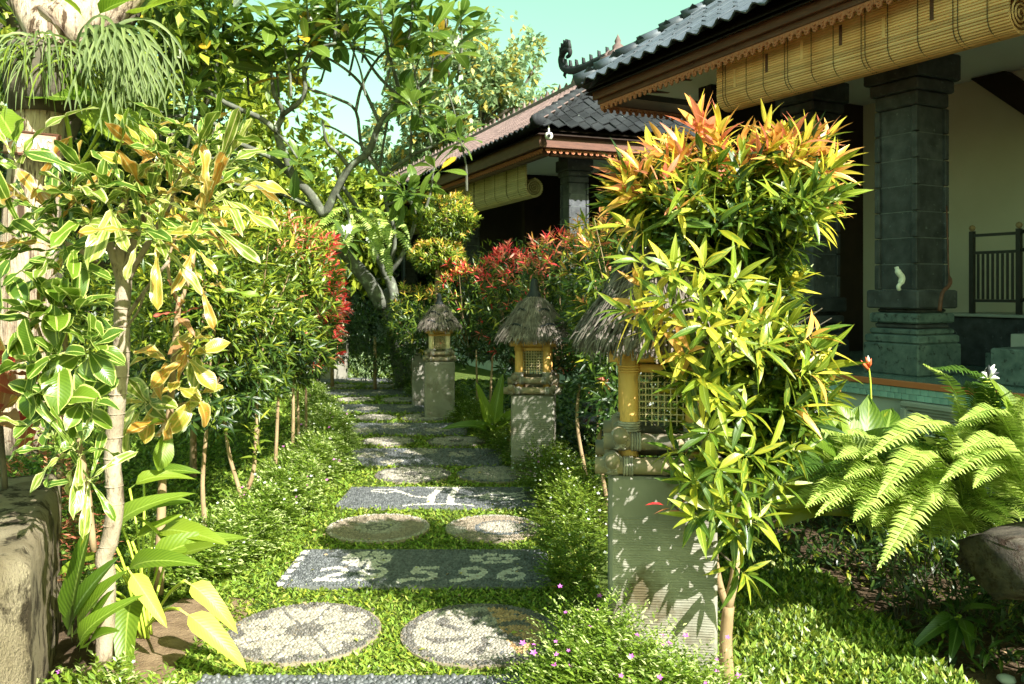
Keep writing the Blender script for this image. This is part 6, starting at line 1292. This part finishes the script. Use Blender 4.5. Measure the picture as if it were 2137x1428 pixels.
# ------------------------------------------------------------------ trees behind
def tree(name, label, x, y, H, cz, rad, n, size, mats, w, trunk_r=.2, nl=7, key='blob', lo=.35, cut=-.12, fr_=3.4, group='background trees', kind=None):
    t = thing(name, label, 'tree', (x, y, 0), group); r = random.Random(int(x*10+y)); top = Vector((x, y, cz))
    stem(t, [(x,y,-.03),(x+.1,y,cz*.45),top[:]], trunk_r, trunk_r*.5, 'bark_dark')
    for k in range(nl):
        a = k*6.28/nl; s0 = Vector((x,y,cz*(.5+.3*(k%2)))); e = top+Vector((math.cos(a)*rad[0]*.7, math.sin(a)*rad[1]*.6, r.uniform(-.1,.6)*rad[2])); stem(t, [s0, s0.lerp(e,.5)+Vector((0,0,.1*rad[2])), e], trunk_r*.4, trunk_r*.1, 'bark_dark', 'limb', 6)
    d = unit(n); p = d*RNG.uniform(lo,1,(n,1))**.6; ph = r.uniform(0,6); f = np.sin(p[:,0]*fr_*2+ph)*np.sin(p[:,2]*fr_*2.2+ph)+.6*np.sin(p[:,0]*fr_*5+p[:,2]*fr_*4+p[:,1]*3)
    R_ = 1+.16*np.sin(np.arctan2(p[:,2],p[:,0])*5+ph)+.08*np.sin(np.arctan2(p[:,2],p[:,0])*11); ok = f > cut; p = (p*R_[:,None])[ok]; d = d[ok]; n = len(p)
    L = Leaves(); L.add(np.array([x,y,cz])+p*np.array(rad), d*.4+unit(n)*.8+np.array([0,0,-.2]), unit(n)*.6+np.array([0,0,1]), size*RNG.uniform(.6,1.2,n), key, pick(mats,w,n)); L.build(t, 0, rest='crown'); return t
GB = ['leaf_mid','leaf_hedge','leaf_lime','leaf_dark']
tree('shade_tree', 'dense yellow-green tree filling the upper left behind the frangipani', -6.2, 15.5, 8, 4.3, (2.7,2.0,2.5), 15000, .22, GB, [1,4,6,0], .3, fr_=2.6, cut=-.15)
tree('shade_tree', 'dark leaved tall tree at the top left corner behind the big trunk', -5.8, 10.5, 8, 5.2, (2.4,1.8,2.1), 11000, .20, GB, [3,4,3,2], .3, cut=-.05)
tree('leafy_tree', 'yellow-green bushy tree below the frangipani fork, left of the middle roof', -4.6, 20, 6, 3.1, (2.5,2.0,1.7), 12000, .24, ['leaf_lime','leaf_hedge','leaf_mid'], [3,3,1], .25, cut=-.5)
tree('leafy_tree', 'low leafy tree behind the left hedge and the crotons', -6.2, 13, 5, 2.3, (2.2,1.5,1.9), 11000, .2, ['leaf_mid','leaf_hedge','leaf_dark','leaf_lime'], [3,3,2,1], .2, cut=-.3)
tree('tall_tree', 'hazy tall tree with airy orange tinged crown above the middle roof', -2.2, 42, 17, 10.2, (4.9,4.0,4.5), 24000, .42, ['far_leaf','far_leaf_orange','pale_leaf'], [5,2,2], .5, nl=10, lo=.2, cut=-.15, fr_=3.4)
tree('tall_tree', 'rounded pale green tree behind the frangipani crown', -14.5, 38, 15, 8.0, (4.3,4,4.5), 12000, .42, ['far_leaf','leaf_lime','pale_leaf'], [5,2,1], .5, nl=8, cut=-.1)
tree('tall_tree', 'far tree closing the view left of the frangipani', -20, 34, 15, 7.0, (6,4,6), 11000, .5, ['far_leaf','leaf_hedge','leaf_mid'], [4,3,1], .5, nl=8, cut=-.25)
tree('tall_tree', 'pale low tree against the sky between the frangipani and the middle roof end', -6.0, 45, 10, 5.2, (4.2,4,3.4), 9000, .42, ['far_leaf','pale_leaf','leaf_lime'], [5,2,1], .4, nl=8, cut=-.1)
mass('boundary_hedge', 'dark hedge closing the garden behind the left trees', 'hedge', [(-8,24,1.2,6,1,1.6),(-2.5,26,1.0,3,1,1.3)], 9000, .3, 'blob', ['leaf_dark','leaf_mid'], [2,1])

# unseen tree, added off frame at the right to shade the far path
ot = thing('added_shade_tree', 'unseen leafy tree added at the right to shade the far path', 'tree', (3.6, 1.0, 0))
stem(ot, [(3.6,1.0,-.03),(3.5,1.4,2.2),(3.1,2.6,4.4),(2.7,3.9,5.3)], .14, .06, 'bark_dark')
for e in ((1.9,4.2,5.4),(2.6,5.6,5.5),(3.3,4.6,5.6),(2.2,3.0,5.5)): stem(ot, [(3.1,2.6,4.4),(2.8,3.6,5.1),e], .05, .015, 'bark_dark', 'limb', 6)
n = 9500; pp = unit(n)*RNG.uniform(.2,1,(n,1))**.5*np.array([1.15,2.3,.75])+np.array([2.5,4.1,5.45]); ok = np.sin(pp[:,0]*4.3)*np.sin(pp[:,1]*3.9+1)+.5*np.sin(pp[:,1]*9+pp[:,0]*7) > .12; pp = pp[ok]; n = len(pp)
L = Leaves(); L.add(pp, unit(n)+np.array([0,0,-.3]), unit(n)*.5+np.array([0,0,1]), RNG.uniform(.10,.20,n), 'small', pick(['leaf_mid','leaf_dark','leaf_green'],[4,3,2],n)); L.build(ot, 0, rest='crown')
